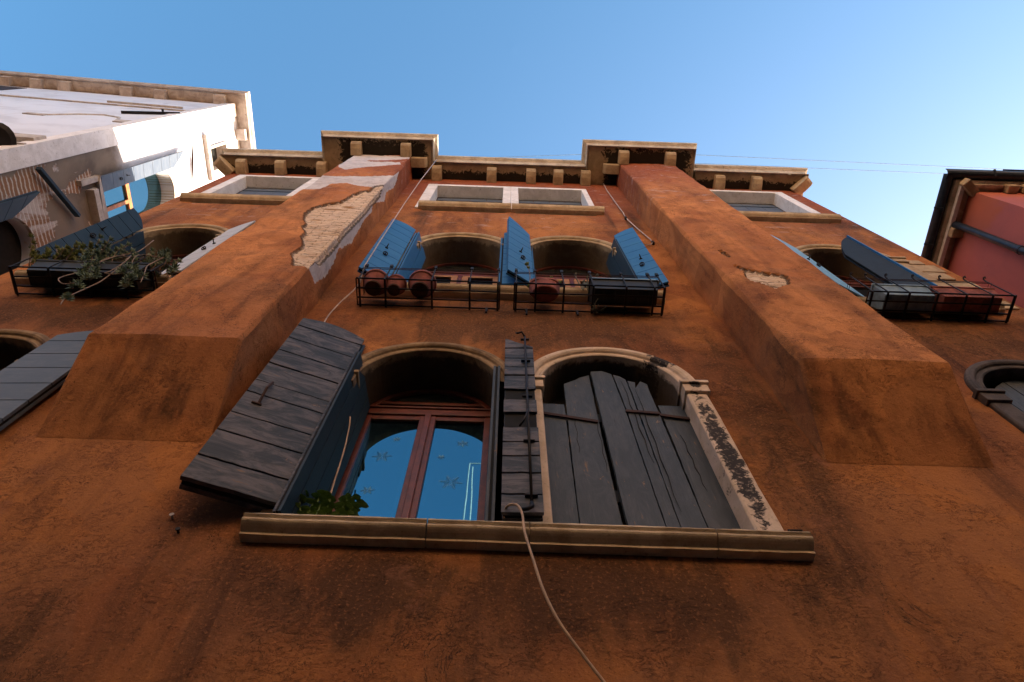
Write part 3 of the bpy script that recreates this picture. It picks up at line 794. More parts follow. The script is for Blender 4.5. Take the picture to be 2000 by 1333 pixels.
def potted(name, loc, r, h, plantfn, label, group=None, cat='potted plant'):
    e = empty(name, loc, label, cat, group)
    MB().lathe(loc, [(.004, .004), (r*.20, 0.006), (r*.62, 0), (r*.68, .006), (r*.95, h*.78), (r*.97, h*.80), (r*1.06, h*.81), (r*1.08, h), (r*.97, h), (r*.93, h*.82), (.004, h*.80)], 28).build('pot', 'terra', e, smooth=True)
    MB().lathe(Vector(loc)-Vector((0, 0, .008)), [(.001, 0), (r*.60, 0), (r*.66, .012), (r*.60, .014), (.001, .007)], 24).build('saucer', 'rust', e)
    mb = MB(); plantfn(mb, Vector(loc)+Vector((0, 0, h*.85))); mb.build('foliage', 'leafa', e)
    return e
rnd = random.Random(4)
def tuft(n, r, sp): 
    def g(mb, c):
        for k in range(n): rosette(mb, c+Vector((rnd.uniform(-sp, sp), rnd.uniform(-sp, sp), rnd.uniform(.0, .05))), (rnd.uniform(-.5, .5), rnd.uniform(-.9, .2), 1), r, 14)
    return g
FZ = 5.32
potted('flower_pot', (-1.085, -.155, FZ), .105, .17, tuft(5, .04, .06), 'pink terracotta pot at the left end of the middle basket', 'terracotta pots in the left half of the middle basket')
potted('flower_pot', (-.915, -.145, FZ), .082, .15, tuft(8, .05, .05), 'smallest terracotta pot, between the two larger ones', 'terracotta pots in the left half of the middle basket')
potted('flower_pot', (-.70, -.15, FZ), .112, .18, tuft(6, .045, .08), 'pink terracotta pot nearest the bare part of the basket', 'terracotta pots in the left half of the middle basket')
def trough(name, x0, x1, y0, y1, z, h, mat, rimmat, label, cat, group=None, taper=.02, plant=None):
    e = empty(name, ((x0+x1)/2, (y0+y1)/2, z), label, cat, group)
    mb = MB(); t = .012; a = taper
    def ring(i, zz): return [(x0+i, y0+i, zz), (x1-i, y0+i, zz), (x1-i, y1-i, zz), (x0+i, y1-i, zz)]
    rs = [ring(a+.0, z), ring(0, z+h*.86), ring(-.01, z+h*.87), ring(-.01, z+h), ring(t, z+h), ring(t+.004, z+h*.8)]
    vs = [p for r in rs for p in r]; fs = [(0, 1, 2, 3)]
    for i in range(5):
        for k in range(4): fs.append((i*4+k, i*4+(k+1) % 4, i*4+4+(k+1) % 4, i*4+4+k))
    fs.append((20, 21, 22, 23))
    mb.add(vs, fs)
    for q in range(1, 6):
        X = x0+(x1-x0)*q/6; mb.box((X-.006, y0+a+.02, z-.006), (X+.006, y1-a-.02, z+.001))
    mb.build('trough', mat, e, bevel=.004)
    return e
e = empty('planter', (.33, -.15, FZ), 'oval terracotta trough with yellow green stonecrop', 'planter')
mb = MB(); mb.lathe((0, 0, 0), [(.001, .004), (.07, 0), (.078, .006), (.094, .13), (.104, .135), (.106, .17), (.094, .17), (.09, .14), (.001, .135)], 32)
mb.v = [(.33+max(-1, min(1, x/.106*1.15))*.128, -.15+max(-1, min(1, y/.106*1.15))*.088, FZ+z) for x, y, z in mb.v]; mb.build('trough', 'terra', e)
mb = MB(); st = MB()
for k in range(16):
    b = Vector((rnd.uniform(.2, .46), rnd.uniform(-.2, -.06), FZ+.15)); L = rnd.uniform(.04, .16) if k > 2 else rnd.uniform(.2, .3)
    pts = wander(b, (rnd.uniform(-.3, .3), rnd.uniform(-.4, .2), 1), L, 5, .18, rnd); st.tube(pts, .0035, 5); rosette(mb, pts[-1], (0, -.2, 1), .035, 16, .35)
    rosette(mb, pts[-2], (0, -.4, 1), .03, 10, .35)
mb.build('foliage', 'leafc', e); st.build('stems', 'bark', e)
e = trough('planter', .715, 1.275, -.235, -.045, FZ, .19, 'plast', None, 'long black planter box in the right end of the middle basket', 'planter')
MB().box((.725, -.2475, FZ+.165), (1.265, -.2455, FZ+.19)).build('label_strip', 'bluebox', e)
mb = MB(); st = MB()
for (x, dz, L) in ((.66, .0, .20), (.70, .05, .16), (1.20, 0, .22), (1.25, .02, .2), (1.0, 0, .12)):
    for q in range(4):
        pts = wander((x, -.14, FZ+.17), (rnd.uniform(-.6, .6), rnd.uniform(-.6, 0), 1), L*rnd.uniform(.5, 1), 6, .3, rnd); st.tube(pts, .006, 6); rosette(mb, pts[-1], (rnd.uniform(-.4, .4), -.3, 1), .03, 9, .3)
mb.build('foliage', 'leafe', e); st.build('stems', 'leafe', e)
# plant rooted in the wall below the basket
pw = onY(1168, 612, -.04); e = empty('wall_plant', pw, 'small grey succulent growing out of the wall below the middle basket', 'plant')
mb = MB()
for q in range(11):
    pts = wander((pw.x+rnd.uniform(-.02, .02), 0.0, pw.z+.12), (rnd.uniform(-.8, .8), -1, rnd.uniform(-2.2, -.3)), rnd.uniform(.10, .24), 6, .22, rnd); mb.tube(pts, .007, 6, [.009-.001*i for i in range(7)])
mb.build('stems', 'leafe', e, smooth=True)
# basil behind the lower sill
e = empty('basil_plant', (-.76, .03, 2.44), 'fresh green basil on the lower sill at the left end', 'plant')
mb = MB(); st = MB()
def broadleaf(mb, c, d, L, w):
    c = Vector(c); d = Vector(d).normalized(); s = d.cross(Vector((0, 0, 1))).normalized(); u = s.cross(d)
    vs = []; N = 5
    for i in range(N+1):
        t = i/N; ww = w*math.sin(PI*min(1, t*.93+.05))**.8; cc = c+d*L*t - Vector((0, 0, 1))*L*.55*t*t + u*.0
        vs += [cc-s*ww+u*ww*.15, cc-u*ww*.3, cc+s*ww+u*ww*.15]
    fs = []
    for i in range(N):
        for k in range(2): a = i*3+k; fs.append((a, a+1, a+4, a+3))
    mb.add(vs, fs)
for k in range(12):
    b = Vector((-.90+.24*k/11+rnd.uniform(-.02, .02), rnd.uniform(-.03, .03), 2.43)); pts = wander(b, (rnd.uniform(-.25, .25), -.1, 1), rnd.uniform(.20, .34), 5, .12, rnd); st.tube(pts, .004, 5)
    for p in pts[2:]:
        for q in range(4):
            a = rnd.uniform(0, 2*PI); broadleaf(mb, p, (math.cos(a), math.sin(a), .35), rnd.uniform(.035, .058), rnd.uniform(.014, .021))
mb.build('foliage', 'leafd', e, smooth=True); st.build('stems', 'leafd', e)
# left basket: sprawling succulent shrub
e = trough('planter', -3.92, -3.0, -.235, -.05, 5.33, .20, 'plast', None, 'long dark planter box in the left basket, under the sprawling shrub', 'planter')
e = empty('trailing_shrub', (-3.5, -.15, 5.5), 'sprawling grey green shrub with bare twisting stems over the left basket', 'shrub')
mb = MB(); mc = MB(); st = MB()
for a, c in ((-3.95, -3.2),):
    for k in range(80):
        t = k/79; x = -4.02+1.15*t+rnd.uniform(-.03, .03); b = Vector((x, rnd.uniform(-.22, -.08), 5.50)); L = (.10+.22*rnd.random())*(1.0 if t < .7 else .7)
        pts = wander(b, (rnd.uniform(-.5, .5), rnd.uniform(-.9, -.1), 1), L, 6, .25, rnd); st.tube(pts, .005, 5, [.006-.0006*i for i in range(7)])
        tgt = mc if t < .45 else mb
        for p in pts[2:]: rosette(tgt, p, (rnd.uniform(-.6, .6), rnd.uniform(-.8, 0), 1), .05, 15, .2)
P_ = lambda x, y, Y: onY(x, y, Y)
for path, y0, y1, rr in ([[(200, 500), (232, 512), (250, 505), (235, 520), (200, 548), (172, 562), (150, 572), (128, 582), (118, 596)], -.22, -.34, .010],
                     [[(245, 500), (210, 505), (180, 520), (150, 533), (125, 540), (114, 546), (124, 555), (146, 553)], -.28, -.36, .009],
                     [[(256, 500), (240, 515), (215, 530), (205, 534), (228, 536), (250, 528), (262, 505), (272, 498)], -.3, -.30, .008],
                     [[(320, 503), (300, 513), (288, 520), (282, 535), (275, 552)], -.28, -.34, .009],
                     [[(300, 470), (270, 492), (240, 498), (215, 505), (190, 515)], -.26, -.32, .007],
                     [[(185, 500), (215, 498), (250, 503), (285, 498), (315, 505)], -.25, -.3, .007]):
    n = len(path); pts = []
    for i, q in enumerate(path): pts.append(P_(*q, y0+(y1-y0)*i/(n-1)))
    sm = []
    for i in range(n-1):
        for s in range(4):
            t = s/4; p0, p1, p2, p3 = pts[max(i-1, 0)], pts[i], pts[i+1], pts[min(i+2, n-1)]
            sm.append(.5*((2*p1)+(p2-p0)*t+(2*p0-5*p1+4*p2-p3)*t*t+(3*p1-p0-3*p2+p3)*t**3))
    sm.append(pts[-1]); rr *= .66; st.tube(sm, rr, 6, [rr*(1-.4*i/len(sm)) for i in range(len(sm))])
for (x, y) in ((178, 495), (190, 515), (170, 525), (185, 535), (175, 545), (160, 535), (195, 500), (165, 510), (255, 520), (262, 530), (250, 540), (270, 545), (245, 555), (240, 530), (275, 535), (210, 487), (128, 582), (150, 560), (320, 500), (340, 530)):
    for q in range(3):
        p = P_(x+rnd.uniform(-7, 7), y+rnd.uniform(-6, 6), -.30+rnd.uniform(-.03, .03)); rosette(mb, p, (rnd.uniform(-1, 1), -1, rnd.uniform(-1, .3)), .06, 15, .16, 1.3)
mb.build('foliage', 'leafb', e); mc.build('foliage', 'leafa', e); st.build('stems', 'twig', e, smooth=True)

# ------------------------------------------------------------------ iron baskets
def basket(name, x0, x1, zf, zt, posts, label, group, yf=-.265, scroll=True, drops=()):
    yf = max(yf, -.245)
    e = empty(name, ((x0+x1)/2, 0, zf), label, 'window basket', group)
    fl = MB()
    for y in (yf, yf*.66, yf*.33, -.015): fl.bar((x0, y, zf), (x1, y, zf), .013, .006)
    for x in posts: fl.bar((x, yf-.004, zf-.010), (x, -.002, zf-.010), .016, .008)
    fl.build('floor_grid', 'iron', e)
    zt -= .17
    for x in posts:
        up = MB()
        up.bar((x, yf-.002, zf-.02), (x, yf-.002, zt), .010, .008)
        if scroll:
            up.tube([(x, yf, zt-.01), (x, yf-.008, zt+.035), (x, yf-.024, zt+.045), (x, yf-.034, zt+.03), (x, yf-.026, zt+.018)], .007, 6)
        else: up.box((x-.012, yf-.012, zt-.005), (x+.012, yf+.008, zt+.05))
        up.build('upright', 'iron', e)
    rl = MB()
    for z in (zt-.05, zt-.015): rl.tube([(x0, -.01, z), (x0, yf, z), (x1, yf, z), (x1, -.01, z)], .0035, 6)
    rl.tube([(x0, -.01, zf), (x0, yf, zf)], .006, 6); rl.tube([(x1, -.01, zf), (x1, yf, zf)], .006, 6)
    rl.build('rail', 'rust', e)
    if drops:
        dm = MB()
        for x, L in drops: dm.bar((x, -.02, zf), (x, -.02, zf-L), .014, .014); dm.tube([(x, -.02, zf-.01), (x, -.0, zf-.01)], .012, 6)
        dm.build('stay', 'iron', e)
    return e
G = 'wrought iron window baskets'
basket('iron_basket', -1.215, -.045, 5.30, 5.78, [-1.19, -.98, -.60, -.29, -.06], 'wrought iron basket holding three pink pots', G, drops=((-.15, .1),), scroll=False)
basket('iron_basket', .075, 1.31, 5.30, 5.78, [.09, .25, .48, .72, .99, 1.22, 1.30], 'wrought iron basket holding the black planter box', G, drops=((.18, .12), (.60, .1)), scroll=False)
basket('iron_basket', -4.02, -2.85, 5.31, 5.80, [-4.0, -3.7, -3.4, -3.1, -2.87], 'wrought iron basket overgrown by the shrub, far left', G)
basket('iron_basket', 3.02, 4.26, 5.38, 5.92, [3.05, 3.18, 3.36, 3.60, 3.84, 4.06, 4.24], 'wrought iron basket with scrolled tips, far right', G)
trough('planter', 3.16, 3.62, -.235, -.05, 5.40, .20, 'bluebox', None, 'grey blue planter box in the far right basket', 'planter')
trough('planter', 3.66, 4.19, -.235, -.05, 5.40, .19, 'terra', None, 'long terracotta trough at the outer end of the far right basket', 'planter')
# lower right end: iron staple on sill
mb = MB(); mb.tube([(1.30, -.06, 2.44), (1.30, -.06, 2.475), (1.36, -.06, 2.475), (1.36, -.06, 2.44)], .006, 6); tag(mb.build('iron_staple', 'iron'), 'small black iron staple on the right end of the lower sill', 'staple')

# ------------------------------------------------------------------ cables
def smooth(pts, k=6):
    pts = [Vector(p) for p in pts]; n = len(pts); out = []
    for i in range(n-1):
        p0, p1, p2, p3 = pts[max(i-1, 0)], pts[i], pts[i+1], pts[min(i+2, n-1)]
        for s in range(k):
            t = s/k; out.append(.5*((2*p1)+(p2-p0)*t+(2*p0-5*p1+4*p2-p3)*t*t+(3*p1-p0-3*p2+p3)*t**3))
    return out+[pts[-1]]
mb = MB(); cb = [onY(984, 1012, -.06), onY(986, 998, -.08), onY(994, 987, -.115), onY(1010, 987, -.15), onY(1020, 1005, -.17), onY(1025, 1040, -.19), onY(1042, 1095, -.20), onY(1062, 1155, -.20), onY(1092, 1215, -.19), onY(1135, 1275, -.17), onY(1180, 1333, -.15), onY(1225, 1390, -.13), onY(1270, 1450, -.1)]
mb.tube(smooth(cb), .0058, 8); tag(mb.build('cable', 'cable', None, True), 'thick cream cable hooked over the lower sill and hanging down', 'cable')
mb = MB(); mb.tube([onY(853, 312, -.33), onY(822, 352, -.27), onY(790, 398, -.25), onY(742, 472, -.24), onY(712, 520, -.24)]+smooth([onY(703, 552, -.13), onY(690, 568, -.08), onY(664, 592, -.05), onY(642, 616, -.04), onY(628, 640, -.03)]), .0055, 6)
tag(mb.build('cable', 'wcable', None, True), 'thin white cable from the left chimney cornice past the pots', 'cable')
mb = MB(); rp = [onY(1144, 322, -.29), onY(1160, 340, -.12), onY(1178, 358, -.02), onY(1185, 372, -.02), onY(1202, 396, -.02), onY(1217, 416, -.02), onY(1222, 426, -.02), onY(1246, 448, -.02), onY(1270, 468, -.02), onY(1275, 474, -.02), onY(1270, 479, -.02), onY(1256, 478, -.02), onY(1243, 473, -.02), onY(1234, 468, -.02)]
mb.tube(rp, .0068, 6); c = tag(mb.build('cable', 'wcable', None, True), 'white cable clipped in steps down the wall right of the blue shutters', 'cable')
mb = MB()
for q in (2, 6, 9): mb.box((rp[q].x-.012, -.035, rp[q].z-.05), (rp[q].x+.012, .0, rp[q].z+.03))
mb.build('clip', 'iron', c)
mb = MB(); mb.tube(smooth([onY(684, 815, .05), onY(682, 835, .06), onY(672, 880, .06), onY(652, 945, .05), onY(640, 985, .04)]), .005, 6); tag(mb.build('cable', 'cable', None, True), 'thin cable running down beside the mahogany window frame', 'cable')
for k, (a, b, c2, d) in enumerate((((880, 311), (1144, 302), (1360, 303), (2000, 333)), ((1120, 317), (1160, 317), (1370, 320), (1850, 340)))):
    z = 15; P0 = onZ(*a, z); P1 = onZ(*d, z); q0 = onZ(*c2, z); mb = MB()
    ext = P0 + (P0-q0)*1.2; ex2 = P1+(P1-q0)*1.5
    mb.tube([ext, P0, onZ(*b, z), q0, P1, ex2], .005, 6)
    tag(mb.build('overhead_wire', 'wire'), 'thin overhead wire crossing the sky, %s of the two' % ('upper' if k == 0 else 'lower'), 'wire', 'overhead wires')
# nail heads in the lower stucco
for (x, y) in ((337, 1013), (349, 1041)):
    p = onY(x, y, 0); mb = MB(); mb.tube([(p.x, .002, p.z), (p.x, -.02, p.z)], .006, 8); mb.tube([(p.x, -.02, p.z), (p.x, -.024, p.z)], .011, 8)
    tag(mb.build('nail', 'iron' if y > 1020 else 'wcable'), '%s nail in the stucco left of the lower sill' % ('rusty dark' if y > 1020 else 'pale small'), 'nail')

# ------------------------------------------------------------------ white house, left
WX, WY = -6.2, -.63
wh = empty('white_house', (WX, WY, -1.6), 'tall white rendered house with peeling side wall and bracketed cornice', 'house')
ud = Vector((-4.06, -.2, 0)).normalized(); nd = Vector((ud.y, -ud.x, 0)); nd = nd if nd.y < 0 else -nd
ZW = 16.2
def A(u, z, t=0): return Vector((WX, WY, z)) + ud*u + nd*t         # front face, t outward
def B(y, z, t=0): return Vector((WX+t, y, z))                       # side face, t outward
# side wall with openings: an arched window and an upper window
wy0, wy1, wz0, wsp = .215, .95, 10.2, 12.35
hs = [arch_loop((wy0+wy1)/2, wz0, wsp, (wy1-wy0)/2), [(.06, 14.42), (.06, 15.4), (.62, 15.4), (.62, 14.42)], arch_loop(.55, 6.5, 8.35, .42)]
wb = wall_with_holes([(WY, -1.6), (WY, ZW), (9, ZW), (9, -1.6)], hs, 0, .30)
wb.v = [(WX - t, y, z) for (y, t, z) in wb.v]
mb = wb
# front wall and roof
n0 = len(mb.v)
c0, c1 = A(0, -1.6), A(9, -1.6)
mb.add([c0, c1, A(9, ZW), A(0, ZW), c1+Vector((0, 9, 0)), A(9, ZW)+Vector((0, 9, 0)), Vector((WX, 9, -1.6)), Vector((WX, 9, ZW))], [(0, 1, 2, 3), (1, 4, 5, 2), (4, 6, 7, 5), (3, 2, 5, 7)])
mb.build('wall', 'white', wh)
inn = MB(); inn.box((WX-1.6, WY+.4, 5), (WX-1.5, 3, 16)); inn.build('interior', 'dark', wh)
# corner pilaster
mb = MB(); mb.box((WX-.2, WY-.035, -1.6), (WX+.03, WY+.235, ZW-.05)); mb.build('corner_pilaster', 'pale', wh, bevel=.006)
# cornice
mb = MB(); pr = [(0, 0), (.21, .0), (.225, -.02), (.25, -.02), (.255, .05), (.28, .08), (.28, .20), (0, .20)]
def lip(path_pt, n1): return [path_pt + n1*o + Vector((0, 0, z)) for o, z in pr]
corner = (nd + Vector((1, 0, 0)))
rings = [lip(A(9, ZW), nd), lip(A(0, ZW), corner), lip(B(9, ZW), Vector((1, 0, 0)))]
n = len(pr); vs = [v for r in rings for v in r]; fs = []
for i in range(2):
    for k in range(n-1): fs.append((i*n+k, i*n+k+1, (i+1)*n+k+1, (i+1)*n+k))
mb.add(vs, fs); c = mb.build('cornice', 'whitestone', wh)
fz_ = MB(); fz_.prism([(0.05, ZW-.13), (9, ZW-.13), (9, ZW-.004), (0.05, ZW-.004)], lambda u, v, t: A(u, v, t), 0, .012); fz_.build('frieze', 'frieze', wh)
for u in (.3, 1.6, 2.0+.35, 3.7, 4.3, 5.0, 5.9):
    mb = MB(); mb.add([A(u-.13, ZW-.17), A(u+.13, ZW-.17), A(u+.13, ZW-.13, .19), A(u-.13, ZW-.13, .19), A(u-.13, ZW+.01), A(u+.13, ZW+.01), A(u+.13, ZW+.01, .20), A(u-.13, ZW+.01, .20)], [(0, 1, 2, 3), (4, 5, 6, 7), (0, 1, 5, 4), (1, 2, 6, 5), (2, 3, 7, 6), (3, 0, 4, 7)])
    mb.build('bracket', 'whitestone', wh, bevel=.01)
for y in (.0, .9):
    MB().box((WX, y-.12, ZW-.17), (WX+.2, y+.12, ZW+.01)).build('bracket', 'whitestone', wh, bevel=.01)
# string line, ledges and iron marks on the front
for u_0, u_1, z_0, z_1, t_ in ((.45, 1.95, 14.55, 14.60, .04), (.10, 2.6, 9.35, 9.62, .07), (0, 3.6, 9.0, 9.05, .05), (0, 6.6, 14.15, 14.19, .03), (.12, .44, 11.9, 12.15, .02), (1.6, 1.95, 11.95, 12.1, .02)):
    mb = MB(); mb.prism([(u_0, z_0), (u_1, z_0), (u_1, z_1), (u_0, z_1)], lambda u, v, t: A(u, v, t), 0, t_); mb.build('stone_band', 'whitestone', wh, bevel=.006)
mb = MB(); mb.tube([A(.44, 12.0, .004), A(.6, 12.45, .004), A(.95, 12.62, .004), A(1.3, 12.45, .004), A(1.6, 12.05, .004)], .02, 6); mb.build('blocked_arch', 'whitestone', wh)
mb = MB(); mb.bar(A(.0+.05, 13.55, .03), A(.87, 13.02, .03), .05, .04); mb.bar(A(.3, 13.42, .045), A(.35, 13.5, .045), .1, .03); mb.build('iron_tie', 'iron', wh)
mb = MB(); mb.tube([B(-.13, 13.78, .02), B(.25, 13.6, .03), B(.66, 13.45, .02)], .018, 6, [.008, .024, .008]); mb.build('iron_tie', 'rust', wh)
# rectangular window under the cornice of the front
mb = MB(); mb.prism([(4.4, 15.1), (7.5, 15.1), (7.5, 15.9), (4.4, 15.9)], lambda u, v, t: A(u, v, t), .0, .01)
mb.build('window', 'rust', wh)
# arched side window
cyw = (wy0+wy1)/2; rw = (wy1-wy0)/2
mb = MB(); n = 24; pf = [(0, -.30), (0, .02), (.10, .02), (.10, -.02)]
path = [(wy0, wz0, -1, 0)]+[(cyw-rw*math.cos(PI*k/n), wsp+rw*math.sin(PI*k/n), -math.cos(PI*k/n), math.sin(PI*k/n)) for k in range(n+1)]+[(wy1, wz0, 1, 0)]
vs = [B(y+oy*a, z+oz*a, t) for y, z, oy, oz in path for a, t in pf]; k4 = len(pf)
fs = [(i*k4+k, i*k4+k+1, (i+1)*k4+k+1, (i+1)*k4+k) for i in range(len(path)-1) for k in range(k4-1)]
mb.add(vs, fs)
wn = MB(); wn.box((WX-.24, wy0, wz0), (WX-.20, wy0+.06, 12.6)); wn.box((WX-.24, wy1-.06, wz0), (WX-.20, wy1, 12.6)); wn.box((WX-.24, wy0, 11.5), (WX-.19, wy1, 11.6)); wn.box((WX-.24, cyw-.03, wz0), (WX-.19, cyw+.03, 11.5)); wn.box((WX-.24, wy0, wz0), (WX-.19, wy1, wz0+.09))
f = wn.build('window', 'orangeframe', wh); lab(f, 'orange framed arched window in the side wall'); mb.build('surround', 'whitestone', f)
MB().box((WX-.235, wy0, wz0), (WX-.225, wy1, 12.75)).build('pane', 'glass', f)
MB().box((WX-.1, wy0-.1, wz0-.12), (WX+.12, wy1+.1, wz0-.001)).build('sill', 'whitestone', f)
wleaf, fn, w = leaf((WX+.05, .205), (WX+.07, -.03), 10.38, 12.75, 13.2, 'grayblue', parent=wh, nb=9, bow=.02, side=-1); lab(wleaf, 'grey blue shutter leaf open on the side wall')
hardware(wleaf, fn, w*.5, 10.9)
# upper side window
mb = MB(); mb.box((WX-.25, .06, 14.42), (WX+.03, .12, 15.4)); mb.box((WX-.25, .56, 14.42), (WX+.03, .62, 15.4)); mb.box((WX-.25, .12, 15.34), (WX+.03, .56, 15.4)); f = mb.build('window', 'whitestone', wh); lab(f, 'small upper window in the side wall under the cornice')
MB().box((WX-.22, .12, 14.42), (WX-.2, .56, 15.34)).build('pane', 'darkglass', f)
MB().box((WX, -.19, 14.28), (WX+.08, .72, 14.41)).build('sill', 'whitestone', f)
# lower side window, dark leaf and stone strip
mb = MB(); mb.box((WX-.22, .13, 6.5), (WX-.2, .97, 8.8)); f = mb.build('window', 'dark', wh); lab(f, 'dark arched opening low on the side wall')
l3, fn, w = leaf((WX+.04, .13), (WX+.22, -.13), 6.6, 8.4, 8.75, 'navy', parent=wh, nb=8, bow=.02, side=-1); lab(l3, 'dark leaf beside the low opening')
mb = MB(); mb.bar(B(-.37, 9.02, .10), B(.40, 9.66, .07), .075, .05); mb.build('wooden_bar', 'navy', wh, bevel=.006)
mb = MB(); mb.box((WX, -.05, 9.9), (WX+.07, .03, 10.35)); mb.add([B(-.06, 10.36, 0), B(.08, 10.36, 0), B(.75, 10.22, 0), B(.75, 10.36, 0), B(-.06, 10.36, .09), B(.08, 10.30, .09), B(.75, 10.22, .09), B(.75, 10.36, .09)], [(0, 1, 2, 3), (4, 5, 6, 7), (0, 1, 5, 4), (1, 2, 6, 5), (2, 3, 7, 6), (3, 0, 4, 7)])
mb.build('stone_strip', 'whitestone', wh)
# lamp on the front
mb = MB(); c = A(.25, 8.85, .1); mb.lathe(c, [(.001, .0), (.05, .01), (.16, .05), (.20, .10), (.06, .16), (.03, .26), (.001, .27)], 16); mb.tube([A(.25, 9.1, .1), A(.25, 9.1, .0)], .015, 6)
mb.build('lamp', 'iron', wh)

# ------------------------------------------------------------------ pink house, right
ph = empty('pink_house', (6, 1, -1.6), 'pink rendered house with dark gutter and bracketed eaves', 'house')
PX, PY, PZ = 5.5, -.62, 8.05
mb = MB(); mb.box((PX, PY, -1.6), (13, 10, PZ+.15)); mb.build('wall', 'pink', ph)
e0x, e0y = 5.20, -.80
mb = MB(); mb.box((e0x+.10, e0y+.06, PZ+.14), (13.1, 10.1, PZ+.22)); ev = mb.build('eaves', 'cornice', ph)
MB().box((e0x+.15, e0y+.095, PZ+.09), (e0x+.20, 10.1, PZ+.139)).build('moulding', 'pale', ev)
MB().box((e0x+.205, e0y+.095, PZ+.09), (13, e0y+.13, PZ+.139)).build('moulding', 'cornice', ev)
g = MB()
def gut(a, b, nn):
    a = Vector(a); b = Vector(b); nn = Vector(nn); m = 8
    vs = [];
    for P in (a, b):
        for k in range(m+1):
            an = PI*k/m; vs.append(P + nn*(.06*math.cos(an)) + Vector((0, 0, -.07*math.sin(an))))
        for k in range(m, -1, -1):
            an = PI*k/m; vs.append(P + nn*(.052*math.cos(an)) + Vector((0, 0, -.062*math.sin(an))))
    N = 2*m+2; fs = [(k, (k+1) % N, (k+1) % N+N, k+N) for k in range(N)]
    g.add(vs, fs+[tuple(range(N)), tuple(range(2*N-1, N-1, -1))])
gz = PZ+.21
gut((e0x+.035, e0y, gz), (e0x+.035, 10, gz), (1, 0, 0)); gut((e0x-.02, e0y+.0, gz-.003), (13, e0y, gz-.003), (0, 1, 0))
for y in (-.4, .05, .6, 1.4): g.bar((e0x+.035-.075, y, gz-.02), (e0x+.035, y, gz-.085), .02, .02)
for x in (5.75, 6.6): g.bar((x, e0y-.07, gz-.02), (x, e0y, gz-.08), .02, .02)
g.build('gutter', 'gutter', ph)
mb = MB(); mb.add([(e0x, e0y, PZ+.225), (13, e0y, PZ+.225), (13, 5, PZ+1.7), (e0x+1.5, 5, PZ+1.7), (e0x, 10, PZ+.225), (13, 10, PZ+.225)], [(0, 1, 2, 3), (0, 3, 4), (3, 2, 5, 4), (0, 4, 5, 1)]); mb.build('roof', 'tile', ph)
for (x, y) in ((5.93, -.72), (6.14, -.72), (6.5, -.72)): MB().box((x-.065, PY-.10, PZ+.02), (x+.065, PY, PZ+.139)).build('bracket', 'stone', ph, bevel=.012)
for y in (-.13, .55, 1.2): MB().box((PX-.14, y-.055, PZ+.02), (PX, y+.055, PZ+.139)).build('bracket', 'stone', ph, bevel=.012)
mb = MB(); mb.bar((PX+.02, PY+.02, PZ+.08), (PX-.14, PY-.12, PZ+.08), .10, .11); mb.build('bracket', 'stone', ph, bevel=.012)
mb = MB(); px_, py_ = onX(1880, 442, 5.43).y, 0
py_ = onX(1900, 452, 5.43).y
mb.tube([(5.40, py_, PZ+.135), (5.43, py_, PZ-.05), (5.43, py_, -1.6)], .042, 14); mb.build('downpipe', 'pipe', ph, True)
for z in (7.0, 5.6): MB().tube([(5.43, py_, z), (5.43, py_, z+.04)], .05, 12).build('pipe_collar', 'pipe', ph)
# dormer edge above the gutter
MB().box((5.95, -.86, PZ+.3), (9, .3, PZ+.33)).build('awning', plain('oxblood', (.10, .02, .02), .6), ph)

# ------------------------------------------------------------------ ground, unseen houses added to shape the light
mb = MB(); mb.add([(-90, -90, -1.6), (90, -90, -1.6), (90, 90, -1.6), (-90, 90, -1.6)], [(0, 1, 2, 3)]); tag(mb.build('ground', 'ground'), 'stone paving of the alley', None, None, 'structure')
op = empty('added_opposite_house', (0, -10, -1.6), 'plain cream house added unseen behind the viewer to bounce warm light', 'house')
MB().box((-26, -16, -1.6), (26, -9, 12.0)).build('wall', 'plaster', op)  # unseen wall, added to bounce warm sunlight onto the facade
MB().box((-26.1, -16.1, -1.6), (26.1, -8.8, 6.6)).build('added_dark_plinth', 'base', op)  # dark lower block added to cut the bounce from below
for nm, xa, xb, lb in (('added_end_house', 12.5, 16, 'dark house added out of view on the right to block low sky light'), ('added_end_house', -22, -17, 'dark house added out of view far left to shape the light')):
    e = empty(nm, ((xa+xb)/2, -5, -1.6), lb, 'house'); MB().box((xa, -8.7, -1.6), (xb, -.9 if xa > 0 else 4, 9.5)).build('wall', 'base', e)  # unseen end houses, added to block bright sky near the horizon
    MB().box((xa-.2, -8.8, 9.5), (xb+.2, -.7 if xa > 0 else 4.2, 9.8)).build('roof', 'tile', e)
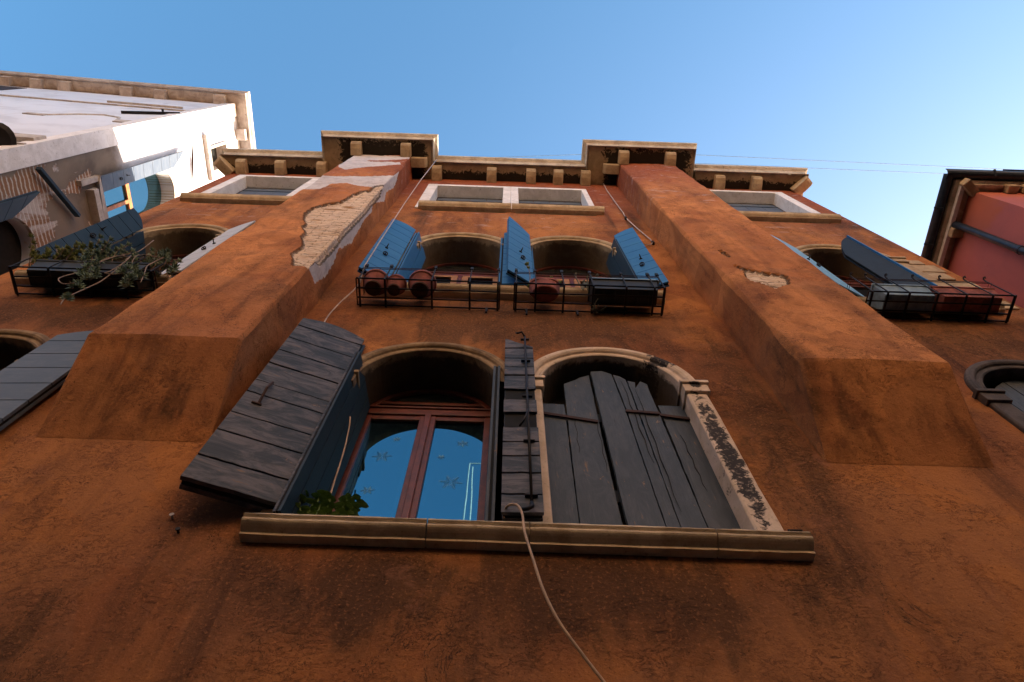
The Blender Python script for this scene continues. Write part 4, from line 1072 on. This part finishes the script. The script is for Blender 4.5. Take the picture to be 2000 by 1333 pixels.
MB().add([(-26.3, -8.7, 12.0), (26.3, -8.7, 12.0), (26.3, -12.5, 13.2), (-26.3, -12.5, 13.2), (26.3, -16.3, 12.0), (-26.3, -16.3, 12.0)], [(0, 1, 2, 3), (3, 2, 4, 5), (0, 5, 4, 1), (0, 3, 5), (1, 4, 2)]).build('roof', 'tile', op)

mb = MB()
for a, b in (((-.97, -9.6, 12.6), (-.97, -9.6, 18.5)), ((-.72, -9.6, 12.6), (-.86, -9.6, 18.3)), ((-.97, -9.6, 18.5), (.3, -9.6, 18.5)), ((.3, -9.6, 12.6), (.3, -9.6, 18.5))): mb.tube([a, b], .018, 8)
tag(mb.build('roof_mast', 'wmetal'), 'white pole frame on the opposite roof, mirrored in the right pane', 'mast')

# ------------------------------------------------------------------ light
EL, AZ = math.radians(20), math.radians(42)   # sun to the right, slightly behind the facade
sv = Vector((math.cos(EL)*math.cos(AZ), math.cos(EL)*math.sin(AZ), math.sin(EL)))
L = bpy.data.lights.new('sun', 'SUN'); lo = bpy.data.objects.new('sun', L); col.objects.link(lo)
L.energy = 5.0; L.angle = math.radians(.5); L.color = (1, .86, .70)
lo.rotation_euler = sv.to_track_quat('Z', 'Y').to_euler()
w = bpy.data.worlds.new('World'); scn.world = w; w.use_nodes = True; nt = w.node_tree; bg = nt.nodes['Background']
sky = nt.nodes.new('ShaderNodeTexSky'); sky.sky_type = 'NISHITA'; sky.sun_disc = False
sky.sun_elevation = EL; sky.sun_rotation = math.radians(90)-AZ
sky.altitude = 0; sky.air_density = 1.0; sky.dust_density = 3.0; sky.ozone_density = 1.8
hs_ = nt.nodes.new('ShaderNodeHueSaturation'); hs_.inputs['Saturation'].default_value = 1.24; hs_.inputs['Hue'].default_value = .489; hs_.inputs['Value'].default_value = .80; nt.links.new(sky.outputs[0], hs_.inputs['Color']); nt.links.new(hs_.outputs[0], bg.inputs[0]); bg.inputs[1].default_value = .15
scn.view_settings.view_transform = 'Standard'; scn.view_settings.look = 'None'; scn.view_settings.exposure = 1.95; scn.view_settings.gamma = 1
scn.render.engine = 'CYCLES'
scn.render.resolution_x = 1024; scn.render.resolution_y = 682
